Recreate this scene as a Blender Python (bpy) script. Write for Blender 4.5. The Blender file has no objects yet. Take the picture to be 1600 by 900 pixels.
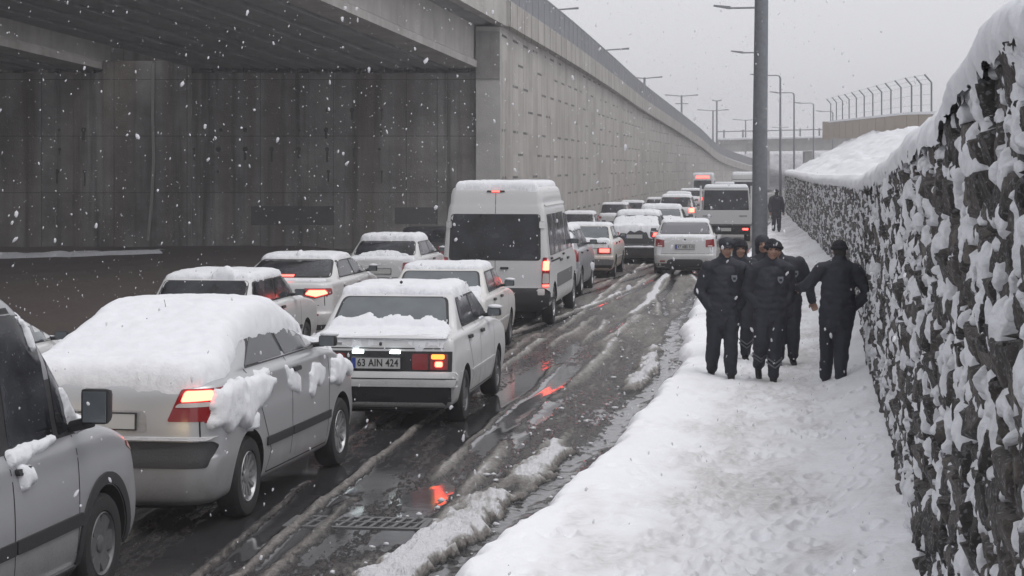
import bpy, bmesh, math, random
import numpy as np
from mathutils import Vector, Matrix
from mathutils.bvhtree import BVHTree
random.seed(7)
SC = bpy.context.scene
COL = SC.collection
R = math.radians

# ------------------------------------------------------------------ camera, sky, sun, exposure
CAMH = 2.74; HAZE = .0016
cam = bpy.data.cameras.new('camera'); cam.sensor_width = 36.0; cam.lens = 3100/1600*36
cam.shift_y = -(450-262)/1600.0
cam.clip_start = 0.3; cam.clip_end = 3000
camo = bpy.data.objects.new('camera', cam); COL.objects.link(camo)
camo.location = (0, 0, CAMH); camo.rotation_euler = (R(90), 0, 0)
SC.camera = camo
w = bpy.data.worlds.new('World'); SC.world = w; w.use_nodes = True
nt = w.node_tree; nt.nodes.clear()
sky = nt.nodes.new('ShaderNodeTexSky'); sky.sky_type = 'NISHITA'; sky.sun_disc = False
sky.sun_elevation = R(62); sky.sun_rotation = R(120); sky.air_density = 1.0; sky.dust_density = 4.0
hs = nt.nodes.new('ShaderNodeHueSaturation'); hs.inputs['Saturation'].default_value = 0.12; hs.inputs['Value'].default_value = 1.0
mx = nt.nodes.new('ShaderNodeMix'); mx.data_type = 'RGBA'; mx.inputs['Factor'].default_value = 0.8
mx.inputs[7].default_value = (5.05, 5.06, 5.32, 1)       # even grey cloud over most of the sky
bg = nt.nodes.new('ShaderNodeBackground'); bg.inputs['Strength'].default_value = 0.14
wo = nt.nodes.new('ShaderNodeOutputWorld')
nt.links.new(sky.outputs[0], hs.inputs['Color']); nt.links.new(hs.outputs[0], mx.inputs[6])
nt.links.new(mx.outputs[2], bg.inputs['Color']); nt.links.new(bg.outputs[0], wo.inputs['Surface'])
sl = bpy.data.lights.new('sun', 'SUN'); sl.energy = 0.95; sl.angle = R(40); sl.color = (1, 0.98, 0.96)
so = bpy.data.objects.new('sun', sl); COL.objects.link(so)
so.rotation_euler = (R(90-62), 0, R(180-120))
SC.view_settings.view_transform = 'Standard'; SC.view_settings.look = 'None'
SC.view_settings.exposure = 0.30; SC.view_settings.gamma = 1.0; SC.view_settings.use_curve_mapping = False
SC.cycles.volume_step_rate = 4.0; SC.cycles.volume_max_steps = 64
SC.cycles.max_bounces = 8; SC.cycles.diffuse_bounces = 3; SC.cycles.glossy_bounces = 3
SC.cycles.transmission_bounces = 4; SC.cycles.volume_bounces = 0
SC.cycles.use_denoising = True
SC.cycles.sample_clamp_indirect = 4.0

# ------------------------------------------------------------------ helpers
def tag(o, label=None, cat=None, group=None, kind=None):
    if label: o['label'] = label
    if cat: o['category'] = cat
    if group: o['group'] = group
    if kind: o['kind'] = kind
    return o
def empty(name, loc, rz=0, **k):
    o = bpy.data.objects.new(name, None); COL.objects.link(o)
    o.location = loc; o.rotation_euler = (0, 0, rz); o.empty_display_size = 0.2
    return tag(o, **k)
def link(name, me, mat=None, parent=None, **k):
    o = bpy.data.objects.new(name, me); COL.objects.link(o)
    if mat is not None:
        for m in (mat if isinstance(mat, (list, tuple)) else [mat]): me.materials.append(m)
    if parent is not None: o.parent = parent
    return tag(o, **k)
def from_bm(name, bm, mat=None, parent=None, smooth=False, **k):
    me = bpy.data.meshes.new(name)
    bmesh.ops.recalc_face_normals(bm, faces=bm.faces)
    bm.to_mesh(me); bm.free()
    if smooth: me.shade_smooth() if smooth is True else me.set_sharp_from_angle(angle=smooth)
    return link(name, me, mat, parent, **k)
def smooth_me(me, ang=None):
    me.shade_smooth()
    if ang: me.set_sharp_from_angle(angle=R(ang))
def grid_mesh(name, P, smooth=True, quads_mask=None, flip=False):
    """P: (n,m,3) numpy array -> mesh"""
    n, m = P.shape[:2]
    idx = np.arange(n*m).reshape(n, m)
    q = np.stack([idx[:-1, :-1], idx[1:, :-1], idx[1:, 1:], idx[:-1, 1:]], -1).reshape(-1, 4)
    if flip: q = q[:, ::-1]
    if quads_mask is not None: q = q[quads_mask.reshape(-1)]
    used, inv = np.unique(q, return_inverse=True); q = inv.reshape(q.shape)
    V = P.reshape(-1, 3)[used]
    me = bpy.data.meshes.new(name)
    me.vertices.add(len(V)); me.vertices.foreach_set('co', V.astype(np.float32).ravel())
    me.loops.add(q.size); me.loops.foreach_set('vertex_index', q.astype(np.int32).ravel())
    me.polygons.add(len(q)); me.polygons.foreach_set('loop_start', np.arange(0, q.size, 4, dtype=np.int32))
    me.update(calc_edges=True); me.validate()
    if smooth: me.shade_smooth()
    else: me.shade_flat()
    return me, used
def add_attr(me, name, vals):
    a = me.attributes.new(name, 'FLOAT', 'POINT'); a.data.foreach_set('value', vals.astype(np.float32).ravel())
def box(bm, x0, x1, y0, y1, z0, z1, bev=0.0):
    vs = [bm.verts.new(p) for p in ((x0,y0,z0),(x1,y0,z0),(x1,y1,z0),(x0,y1,z0),(x0,y0,z1),(x1,y0,z1),(x1,y1,z1),(x0,y1,z1))]
    fs = [bm.faces.new([vs[i] for i in f]) for f in ((0,3,2,1),(4,5,6,7),(0,1,5,4),(1,2,6,5),(2,3,7,6),(3,0,4,7))]
    if bev: bmesh.ops.bevel(bm, geom=list({e for f in fs for e in f.edges}), offset=bev, segments=2, profile=.6, affect='EDGES')
def hexa(bm, pts, bev=0.0):
    """8 points: bottom 4 ccw then top 4"""
    vs = [bm.verts.new(p) for p in pts]
    fs = [bm.faces.new([vs[i] for i in f]) for f in ((0,3,2,1),(4,5,6,7),(0,1,5,4),(1,2,6,5),(2,3,7,6),(3,0,4,7))]
    if bev: bmesh.ops.bevel(bm, geom=list({e for f in fs for e in f.edges}), offset=bev, segments=2, profile=.6, affect='EDGES')
def tube(bm, pts, rad, seg=8, cap=True):
    """rad: number or list"""
    pts = [Vector(p) for p in pts]; n = len(pts)
    if not isinstance(rad, (list, tuple)): rad = [rad]*n
    rings = []; up = None
    for i, p in enumerate(pts):
        d = (pts[min(i+1, n-1)] - pts[max(i-1, 0)]).normalized()
        if up is None: up = Vector((0,0,1)) if abs(d.z) < .9 else Vector((1,0,0))
        a = d.cross(up).normalized(); b = a.cross(d).normalized(); up = b
        rings.append([bm.verts.new(p + (a*math.cos(2*math.pi*k/seg) + b*math.sin(2*math.pi*k/seg))*rad[i]) for k in range(seg)])
    for i in range(n-1):
        for k in range(seg):
            bm.faces.new((rings[i][k], rings[i][(k+1) % seg], rings[i+1][(k+1) % seg], rings[i+1][k]))
    if cap: bm.faces.new(rings[0][::-1]); bm.faces.new(rings[-1])
# numpy noise
def _h(ix, iy, s):
    n = (ix.astype(np.int64)*374761393 + iy.astype(np.int64)*668265263 + s*2147483647) & 0xffffffff
    n = ((n ^ (n >> 13))*1274126177) & 0xffffffff
    return ((n ^ (n >> 16)) & 0xffff)/65535.0
def vn(x, y, s=0):
    x = np.asarray(x, float); y = np.asarray(y, float)
    ix = np.floor(x); iy = np.floor(y); fx = x-ix; fy = y-iy
    fx = fx*fx*fx*(fx*(fx*6-15)+10); fy = fy*fy*fy*(fy*(fy*6-15)+10)
    a = _h(ix, iy, s); b = _h(ix+1, iy, s); c = _h(ix, iy+1, s); d = _h(ix+1, iy+1, s)
    return (a*(1-fx)+b*fx)*(1-fy) + (c*(1-fx)+d*fx)*fy
def fbm(x, y, s=0, o=4, g=.5):
    t = 0; a = 1; n = 0
    for k in range(o):
        t = t + a*vn(x*2**k+17.3*k, y*2**k-9.1*k, s+k*13); n += a; a *= g
    return t/n
def sst(a, b, x):
    t = np.clip((x-a)/(b-a), 0, 1); return t*t*(3-2*t)

# ------------------------------------------------------------------ materials
MATS = {}
def newmat(name):
    m = bpy.data.materials.new(name); m.use_nodes = True
    nt = m.node_tree; b = nt.nodes['Principled BSDF']; MATS[name] = m
    return m, nt, b
def N(nt, t, **k):
    n = nt.nodes.new(t)
    for a, v in k.items(): setattr(n, a, v)
    return n
def plain(name, col, rough=.5, metal=0.0, emit=None, es=0, coat=0, bump=0, bscale=40, var=0.0):
    m, nt, b = newmat(name)
    b.inputs['Base Color'].default_value = (*col, 1); b.inputs['Roughness'].default_value = rough
    b.inputs['Metallic'].default_value = metal
    if coat: b.inputs['Coat Weight'].default_value = coat; b.inputs['Coat Roughness'].default_value = .08
    if emit: b.inputs['Emission Color'].default_value = (*emit, 1); b.inputs['Emission Strength'].default_value = es
    if bump or var:
        tc = N(nt, 'ShaderNodeTexCoord'); no = N(nt, 'ShaderNodeTexNoise'); no.inputs['Scale'].default_value = bscale; no.inputs['Detail'].default_value = 5
        nt.links.new(tc.outputs['Object'], no.inputs['Vector'])
        if bump:
            bp = N(nt, 'ShaderNodeBump'); bp.inputs['Strength'].default_value = bump; bp.inputs['Distance'].default_value = .02
            nt.links.new(no.outputs['Fac'], bp.inputs['Height']); nt.links.new(bp.outputs[0], b.inputs['Normal'])
        if var:
            rp = N(nt, 'ShaderNodeMapRange'); rp.inputs['To Min'].default_value = 1-var; rp.inputs['To Max'].default_value = 1+var
            hv = N(nt, 'ShaderNodeHueSaturation'); hv.inputs['Color'].default_value = (*col, 1)
            nt.links.new(no.outputs['Fac'], rp.inputs['Value']); nt.links.new(rp.outputs[0], hv.inputs['Value']); nt.links.new(hv.outputs[0], b.inputs['Base Color'])
    return m
def ramp(nt, stops):
    r = N(nt, 'ShaderNodeValToRGB'); e = r.color_ramp.elements
    while len(e) < len(stops): e.new(.5)
    for q, (p, c) in zip(e, stops):
        q.position = p; q.color = (*c, 1) if len(c) == 3 else c
    return r
def paint(name, col, metal=0.0, dirt=(.16, .13, .11), dz=.75, damt=.75, rough=.35):
    """car paint, road dirt thrown up over the lower panels and droplets of melt"""
    m, nt, b = newmat(name)
    tc = N(nt, 'ShaderNodeTexCoord'); sp = N(nt, 'ShaderNodeSeparateXYZ'); nt.links.new(tc.outputs['Object'], sp.inputs[0])
    no = N(nt, 'ShaderNodeTexNoise'); no.inputs['Scale'].default_value = 3.5; no.inputs['Detail'].default_value = 7; no.inputs['Roughness'].default_value = .65
    nt.links.new(tc.outputs['Object'], no.inputs['Vector'])
    a = N(nt, 'ShaderNodeMath', operation='MULTIPLY_ADD'); a.inputs[1].default_value = .7; nt.links.new(no.outputs['Fac'], a.inputs[0]); nt.links.new(sp.outputs['Z'], a.inputs[2])
    mr = N(nt, 'ShaderNodeMapRange', interpolation_type='SMOOTHSTEP'); mr.inputs['From Min'].default_value = dz+.5; mr.inputs['From Max'].default_value = .45
    mr.inputs['To Min'].default_value = 0; mr.inputs['To Max'].default_value = damt; nt.links.new(a.outputs[0], mr.inputs['Value'])
    n2 = N(nt, 'ShaderNodeTexNoise'); n2.inputs['Scale'].default_value = 70; nt.links.new(tc.outputs['Object'], n2.inputs['Vector'])
    m2 = N(nt, 'ShaderNodeMapRange'); m2.inputs['From Min'].default_value = .35; m2.inputs['From Max'].default_value = .75; m2.inputs['To Min'].default_value = .5; m2.inputs['To Max'].default_value = 1.1
    nt.links.new(n2.outputs['Fac'], m2.inputs['Value'])
    mm = N(nt, 'ShaderNodeMath', operation='MULTIPLY', use_clamp=True); nt.links.new(mr.outputs[0], mm.inputs[0]); nt.links.new(m2.outputs[0], mm.inputs[1])
    mix = N(nt, 'ShaderNodeMix', data_type='RGBA'); mix.inputs[6].default_value = (*col, 1); mix.inputs[7].default_value = (*dirt, 1)
    nt.links.new(mm.outputs[0], mix.inputs['Factor']); nt.links.new(mix.outputs[2], b.inputs['Base Color'])
    r = N(nt, 'ShaderNodeMapRange'); r.inputs['To Min'].default_value = rough; r.inputs['To Max'].default_value = .75; nt.links.new(mm.outputs[0], r.inputs['Value']); nt.links.new(r.outputs[0], b.inputs['Roughness'])
    b.inputs['Metallic'].default_value = metal; b.inputs['Coat Weight'].default_value = .35; b.inputs['Coat Roughness'].default_value = .15
    bp = N(nt, 'ShaderNodeBump'); bp.inputs['Strength'].default_value = .12; bp.inputs['Distance'].default_value = .004
    nt.links.new(n2.outputs['Fac'], bp.inputs['Height']); nt.links.new(bp.outputs[0], b.inputs['Normal'])
    return m
def snowmat(name, col=(.80, .81, .85), bs=.35, s1=9, s2=60):
    m, nt, b = newmat(name)
    b.inputs['Roughness'].default_value = .85; b.inputs['Specular IOR Level'].default_value = .2
    tc = N(nt, 'ShaderNodeTexCoord')
    n1 = N(nt, 'ShaderNodeTexNoise'); n1.inputs['Scale'].default_value = s1; n1.inputs['Detail'].default_value = 6
    n2 = N(nt, 'ShaderNodeTexNoise'); n2.inputs['Scale'].default_value = s2; n2.inputs['Detail'].default_value = 4
    for n in (n1, n2): nt.links.new(tc.outputs['Object'], n.inputs['Vector'])
    ad = N(nt, 'ShaderNodeMath', operation='MULTIPLY_ADD'); ad.inputs[1].default_value = .3; nt.links.new(n2.outputs['Fac'], ad.inputs[0]); nt.links.new(n1.outputs['Fac'], ad.inputs[2])
    bp = N(nt, 'ShaderNodeBump'); bp.inputs['Strength'].default_value = bs; bp.inputs['Distance'].default_value = .03
    nt.links.new(ad.outputs[0], bp.inputs['Height']); nt.links.new(bp.outputs[0], b.inputs['Normal'])
    r = ramp(nt, [(.3, tuple(c*.93 for c in col)), (.6, col)]); nt.links.new(n1.outputs['Fac'], r.inputs[0]); nt.links.new(r.outputs[0], b.inputs['Base Color'])
    return m
M_snow = snowmat('snow', (.72, .73, .76))
M_snowwet = snowmat('wet_snow', (.62, .62, .64), .5, 12, 80)

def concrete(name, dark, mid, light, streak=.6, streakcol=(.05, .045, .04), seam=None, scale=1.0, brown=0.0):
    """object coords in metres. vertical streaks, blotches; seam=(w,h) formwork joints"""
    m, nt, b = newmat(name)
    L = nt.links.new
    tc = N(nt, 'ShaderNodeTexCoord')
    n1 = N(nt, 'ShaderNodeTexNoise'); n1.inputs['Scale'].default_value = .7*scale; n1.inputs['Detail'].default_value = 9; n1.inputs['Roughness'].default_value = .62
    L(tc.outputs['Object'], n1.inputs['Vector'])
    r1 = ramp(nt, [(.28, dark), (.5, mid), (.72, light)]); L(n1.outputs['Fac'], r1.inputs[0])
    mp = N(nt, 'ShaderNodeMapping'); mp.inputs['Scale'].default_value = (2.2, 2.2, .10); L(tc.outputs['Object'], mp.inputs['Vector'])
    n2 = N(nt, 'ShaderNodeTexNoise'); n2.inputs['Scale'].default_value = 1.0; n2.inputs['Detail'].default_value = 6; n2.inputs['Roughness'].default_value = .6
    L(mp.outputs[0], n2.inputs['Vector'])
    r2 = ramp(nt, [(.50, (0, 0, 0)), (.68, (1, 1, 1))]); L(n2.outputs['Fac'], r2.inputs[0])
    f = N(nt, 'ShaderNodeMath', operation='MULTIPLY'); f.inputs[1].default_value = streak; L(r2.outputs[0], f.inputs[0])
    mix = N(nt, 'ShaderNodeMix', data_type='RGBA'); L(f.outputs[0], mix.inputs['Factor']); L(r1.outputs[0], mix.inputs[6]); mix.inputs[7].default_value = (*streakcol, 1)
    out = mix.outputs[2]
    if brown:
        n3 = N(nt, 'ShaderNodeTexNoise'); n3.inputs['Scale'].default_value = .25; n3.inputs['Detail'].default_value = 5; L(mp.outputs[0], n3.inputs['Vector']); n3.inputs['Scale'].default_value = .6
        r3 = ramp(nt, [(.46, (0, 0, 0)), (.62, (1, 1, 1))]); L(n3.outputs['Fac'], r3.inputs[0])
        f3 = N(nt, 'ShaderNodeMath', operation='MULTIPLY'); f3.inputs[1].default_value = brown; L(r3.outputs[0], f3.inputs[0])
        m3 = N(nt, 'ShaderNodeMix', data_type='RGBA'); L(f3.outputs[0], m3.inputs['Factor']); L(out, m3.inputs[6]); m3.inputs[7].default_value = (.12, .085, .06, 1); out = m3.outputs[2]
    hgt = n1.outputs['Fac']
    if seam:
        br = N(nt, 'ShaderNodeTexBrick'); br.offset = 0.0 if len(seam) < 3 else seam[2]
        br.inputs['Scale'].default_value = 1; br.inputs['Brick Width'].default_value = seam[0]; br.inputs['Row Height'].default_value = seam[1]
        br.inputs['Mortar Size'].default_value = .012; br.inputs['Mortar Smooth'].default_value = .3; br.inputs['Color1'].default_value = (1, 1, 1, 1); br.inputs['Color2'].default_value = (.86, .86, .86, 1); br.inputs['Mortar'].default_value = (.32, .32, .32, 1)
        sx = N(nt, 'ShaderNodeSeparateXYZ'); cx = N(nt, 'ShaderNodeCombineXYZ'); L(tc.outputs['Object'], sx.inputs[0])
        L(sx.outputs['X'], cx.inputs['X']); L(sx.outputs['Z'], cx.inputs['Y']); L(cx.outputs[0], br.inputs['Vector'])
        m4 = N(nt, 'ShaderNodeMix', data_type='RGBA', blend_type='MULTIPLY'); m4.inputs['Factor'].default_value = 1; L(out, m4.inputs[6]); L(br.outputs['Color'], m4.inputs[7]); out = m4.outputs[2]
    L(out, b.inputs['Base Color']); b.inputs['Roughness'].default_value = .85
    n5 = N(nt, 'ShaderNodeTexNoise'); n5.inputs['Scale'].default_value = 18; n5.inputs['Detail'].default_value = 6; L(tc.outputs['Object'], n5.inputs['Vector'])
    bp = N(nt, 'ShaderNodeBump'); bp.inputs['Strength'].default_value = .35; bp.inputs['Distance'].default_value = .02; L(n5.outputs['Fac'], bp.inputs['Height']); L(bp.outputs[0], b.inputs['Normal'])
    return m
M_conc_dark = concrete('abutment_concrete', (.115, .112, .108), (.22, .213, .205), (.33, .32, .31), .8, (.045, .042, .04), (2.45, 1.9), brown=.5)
M_conc_light = concrete('column_concrete', (.30, .29, .275), (.39, .38, .365), (.47, .46, .44), .3, (.2, .19, .18))
M_girder = concrete('girder_concrete', (.20, .20, .205), (.27, .27, .275), (.33, .33, .33), .2, (.1, .1, .1))
M_coping = concrete('coping_concrete', (.28, .265, .245), (.37, .355, .335), (.45, .43, .41), .35, (.2, .18, .16))
M_metal = plain('galvanised_steel', (.16, .17, .185), .55, .35, var=.3, bscale=14)
M_rail = plain('painted_rail', (.17, .175, .19), .55, .2)
M_black = plain('black_plastic', (.018, .018, .02), .55, bump=.15, bscale=60)
M_rubber = plain('tyre_rubber', (.02, .02, .021), .8, bump=.3, bscale=60, var=.4)
M_under = plain('underbody', (.012, .012, .012), .9)
M_glass = plain('car_glass', (.012, .013, .016), .08); M_glass.node_tree.nodes['Principled BSDF'].inputs['Specular IOR Level'].default_value = .32
def specked(m, amt=.62):
    nt = m.node_tree; b = nt.nodes['Principled BSDF']; L = nt.links.new; c = b.inputs['Base Color'].default_value[:]
    tc = N(nt, 'ShaderNodeTexCoord'); n1 = N(nt, 'ShaderNodeTexNoise'); n1.inputs['Scale'].default_value = 2.2; n1.inputs['Detail'].default_value = 5; L(tc.outputs['Object'], n1.inputs['Vector'])
    n2 = N(nt, 'ShaderNodeTexNoise'); n2.inputs['Scale'].default_value = 55; n2.inputs['Detail'].default_value = 2; L(tc.outputs['Object'], n2.inputs['Vector'])
    r1 = ramp(nt, [(.35, tuple(x*.6 for x in c[:3])), (.6, tuple(x*2.2+.006 for x in c[:3])), (.8, tuple(x*3+.02 for x in c[:3]))]); L(n1.outputs['Fac'], r1.inputs[0])
    r2 = ramp(nt, [(amt+.07, (0,)*3), (amt+.12, (.4,)*3)]); L(n2.outputs['Fac'], r2.inputs[0])
    mx = N(nt, 'ShaderNodeMix', data_type='RGBA'); L(r2.outputs[0], mx.inputs['Factor']); L(r1.outputs[0], mx.inputs[6]); mx.inputs[7].default_value = (.42, .43, .46, 1); L(mx.outputs[2], b.inputs['Base Color'])
    r3 = ramp(nt, [(.4, (.06,)*3), (.65, (.3,)*3)]); L(n1.outputs['Fac'], r3.inputs[0]); L(r3.outputs[0], b.inputs['Roughness'])
specked(M_glass)
M_glassfog = plain('misted_car_glass', (.10, .115, .125), .25, coat=.6, var=.35, bscale=5)
M_chrome = plain('chrome', (.55, .55, .56), .25, 1.0)
M_alloy = plain('alloy_rim', (.36, .36, .37), .4, .7, var=.3, bscale=30)
M_steelrim = plain('dull_rim', (.15, .15, .155), .55, .5, var=.4, bscale=30)
M_red = plain('red_lens', (.22, .008, .01), .15, coat=.6)
M_clear = plain('clear_lens', (.5, .46, .45), .15, coat=.6)
M_amber = plain('amber_lens', (.6, .17, .02), .2, coat=.5)
M_red_on = plain('lit_brake_lamp', (.8, .03, .02), .3, emit=(1, .05, .04), es=8)
M_head = plain('lit_headlamp', (.9, .8, .6), .3, emit=(1, .72, .38), es=5)
M_redhot = plain('bright_lit_brake_lamp', (.9, .2, .1), .3, emit=(1, .07, .045), es=10)
M_amber_on = plain('lit_indicator', (.9, .4, .05), .3, emit=(1, .30, .05), es=1.5)
M_white_on = plain('lit_plate_lamp', (.9, .95, .95), .3, emit=(.85, 1, .98), es=7)
M_plate = plain('plate_white', (.5, .5, .49), .4)
M_plateblue = plain('plate_blue', (.03, .06, .3), .4)
M_ink = plain('plate_ink', (.015, .015, .015), .5)
# ------------------------------------------------------------------ road frame: c = metres right of the middle queue, Y = metres away
def rx(c, Y):
    Y = np.asarray(Y, float); return c + .13*Y - 4.1 + .0005*np.maximum(0, Y-130)**2
ZLY = [0, 20, 33, 42, 56, 66, 80, 130, 300]; ZLV = [-.2, -.2, -.2, -.23, -.40, -.45, -.55, -.75, -.75]
def rz(c, Y):
    return np.interp(Y, ZLY, ZLV)*sst(0, -3.5, c)
KY = [0, 13.3, 17.4, 22, 26.7, 33.4, 44.7, 52, 73, 110, 200]; KC = [1.9, 2.08, 2.48, 2.7, 2.9, 2.66, 2.6, 3.1, 3.75, 4.3, 4.3]
def kc(Y): return np.interp(Y, KY, KC)
WY = [0, 13.3, 16.9, 19.75, 24.2, 31.3, 37.25, 48, 64.8, 90, 109, 156, 210, 330]; WC = [5.0, 5.08, 5.22, 5.3, 5.36, 5.6, 5.8, 5.85, 5.7, 5.25, 5.05, 5.3, 6.4, 6.5]
def wc(Y): return np.interp(Y, WY, WC)
TY = [5, 8, 9.6, 10.5, 13.4, 18.9, 21, 28, 36, 66, 97, 150, 230]; TZ = [3.30, 3.24, 3.12, 2.98, 2.87, 2.76, 2.68, 2.55, 2.46, 2.34, 2.42, 2.42, 2.4]
def wtop(Y): return np.interp(Y, TY, TZ)

# ---- the big ground sheet
gx = np.linspace(-400, 600, 60); gy = np.linspace(-60, 1500, 60)
GX, GY = np.meshgrid(gx, gy, indexing='ij')
GZ = -1.3 + .3*fbm(GX*.02, GY*.02, 5)
me, _ = grid_mesh('ground', np.stack([GX, GY, GZ], -1))
link('ground', me, M_snow, kind='structure')

# ---- road: wet asphalt under ridges of grey slush
def slushmat():
    m, nt, b = newmat('slushy_road'); L = nt.links.new
    tc = N(nt, 'ShaderNodeTexCoord'); at = N(nt, 'ShaderNodeAttribute', attribute_name='slush')
    mp = N(nt, 'ShaderNodeMapping'); mp.inputs['Rotation'].default_value = (0, 0, R(7.4)); mp.inputs['Scale'].default_value = (11, 2.6, 4); L(tc.outputs['Object'], mp.inputs['Vector'])
    n1 = N(nt, 'ShaderNodeTexNoise'); n1.inputs['Scale'].default_value = 1.6; n1.inputs['Detail'].default_value = 8; n1.inputs['Roughness'].default_value = .68; L(mp.outputs[0], n1.inputs['Vector'])
    a = N(nt, 'ShaderNodeMath', operation='MULTIPLY_ADD'); a.inputs[1].default_value = 1.15; L(n1.outputs['Fac'], a.inputs[0]); a0 = N(nt, 'ShaderNodeMath', operation='SUBTRACT'); a0.inputs[1].default_value = .17; L(at.outputs['Fac'], a0.inputs[0]); L(a0.outputs[0], a.inputs[2])
    k = N(nt, 'ShaderNodeMapRange', interpolation_type='SMOOTHSTEP'); k.inputs['From Min'].default_value = .62; k.inputs['From Max'].default_value = .98; L(a.outputs[0], k.inputs['Value'])
    n2 = N(nt, 'ShaderNodeTexNoise'); n2.inputs['Scale'].default_value = 26; n2.inputs['Detail'].default_value = 5; L(tc.outputs['Object'], n2.inputs['Vector'])
    cs = ramp(nt, [(.26, (.075, .068, .062)), (.5, (.19, .176, .163)), (.74, (.42, .405, .39))])
    a2 = N(nt, 'ShaderNodeMath', operation='MULTIPLY_ADD'); a2.inputs[1].default_value = .45; L(n2.outputs['Fac'], a2.inputs[0])
    a3 = N(nt, 'ShaderNodeMapRange'); a3.inputs['From Min'].default_value = .75; a3.inputs['From Max'].default_value = 1.7; a3.inputs['To Min'].default_value = .05; a3.inputs['To Max'].default_value = .5; L(a.outputs[0], a3.inputs['Value']); L(a3.outputs[0], a2.inputs[2])
    L(a2.outputs[0], cs.inputs[0])
    mix = N(nt, 'ShaderNodeMix', data_type='RGBA'); mix.inputs[6].default_value = (.035, .034, .036, 1); L(k.outputs[0], mix.inputs['Factor']); L(cs.outputs[0], mix.inputs[7])
    ws = N(nt, 'ShaderNodeMapRange', interpolation_type='SMOOTHSTEP'); ws.inputs['From Min'].default_value = 1.62; ws.inputs['From Max'].default_value = 1.95; L(a.outputs[0], ws.inputs['Value'])
    m2 = N(nt, 'ShaderNodeMix', data_type='RGBA'); L(ws.outputs[0], m2.inputs['Factor']); L(mix.outputs[2], m2.inputs[6]); m2.inputs[7].default_value = (.72, .72, .75, 1)
    L(m2.outputs[2], b.inputs['Base Color'])
    rr = ramp(nt, [(0, (.10,)*3), (.35, (.25,)*3), (1, (.55,)*3)]); L(k.outputs[0], rr.inputs[0])
    L(rr.outputs[0], b.inputs['Roughness']); b.inputs['Specular IOR Level'].default_value = .5
    hh = N(nt, 'ShaderNodeMath', operation='MULTIPLY'); L(k.outputs[0], hh.inputs[0]); L(n1.outputs['Fac'], hh.inputs[1])
    h2 = N(nt, 'ShaderNodeMath', operation='MULTIPLY_ADD'); L(n2.outputs['Fac'], h2.inputs[0]); L(k.outputs[0], h2.inputs[1]); L(hh.outputs[0], h2.inputs[2])
    h3 = N(nt, 'ShaderNodeMath', operation='MULTIPLY_ADD'); h3.inputs[1].default_value = .02; n4 = N(nt, 'ShaderNodeTexNoise'); n4.inputs['Scale'].default_value = 7; n4.inputs['Detail'].default_value = 3; L(tc.outputs['Object'], n4.inputs['Vector']); L(n4.outputs['Fac'], h3.inputs[0]); L(h2.outputs[0], h3.inputs[2])
    bp = N(nt, 'ShaderNodeBump'); bp.inputs['Strength'].default_value = 1.0; bp.inputs['Distance'].default_value = .05; L(h3.outputs[0], bp.inputs['Height']); L(bp.outputs[0], b.inputs['Normal'])
    return m
ys = [3.0]
while ys[-1] < 330: ys.append(ys[-1] + max(.035, ys[-1]**2/5436*.7) if ys[-1] > 11 else ys[-1]+.15)
ys = np.array(ys)
cs = np.concatenate([np.arange(-7, -3, .05), np.arange(-3, 3.2, .017), np.arange(3.2, 4.8, .1)])
YY, CC = np.meshgrid(ys, cs, indexing='ij')
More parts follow.
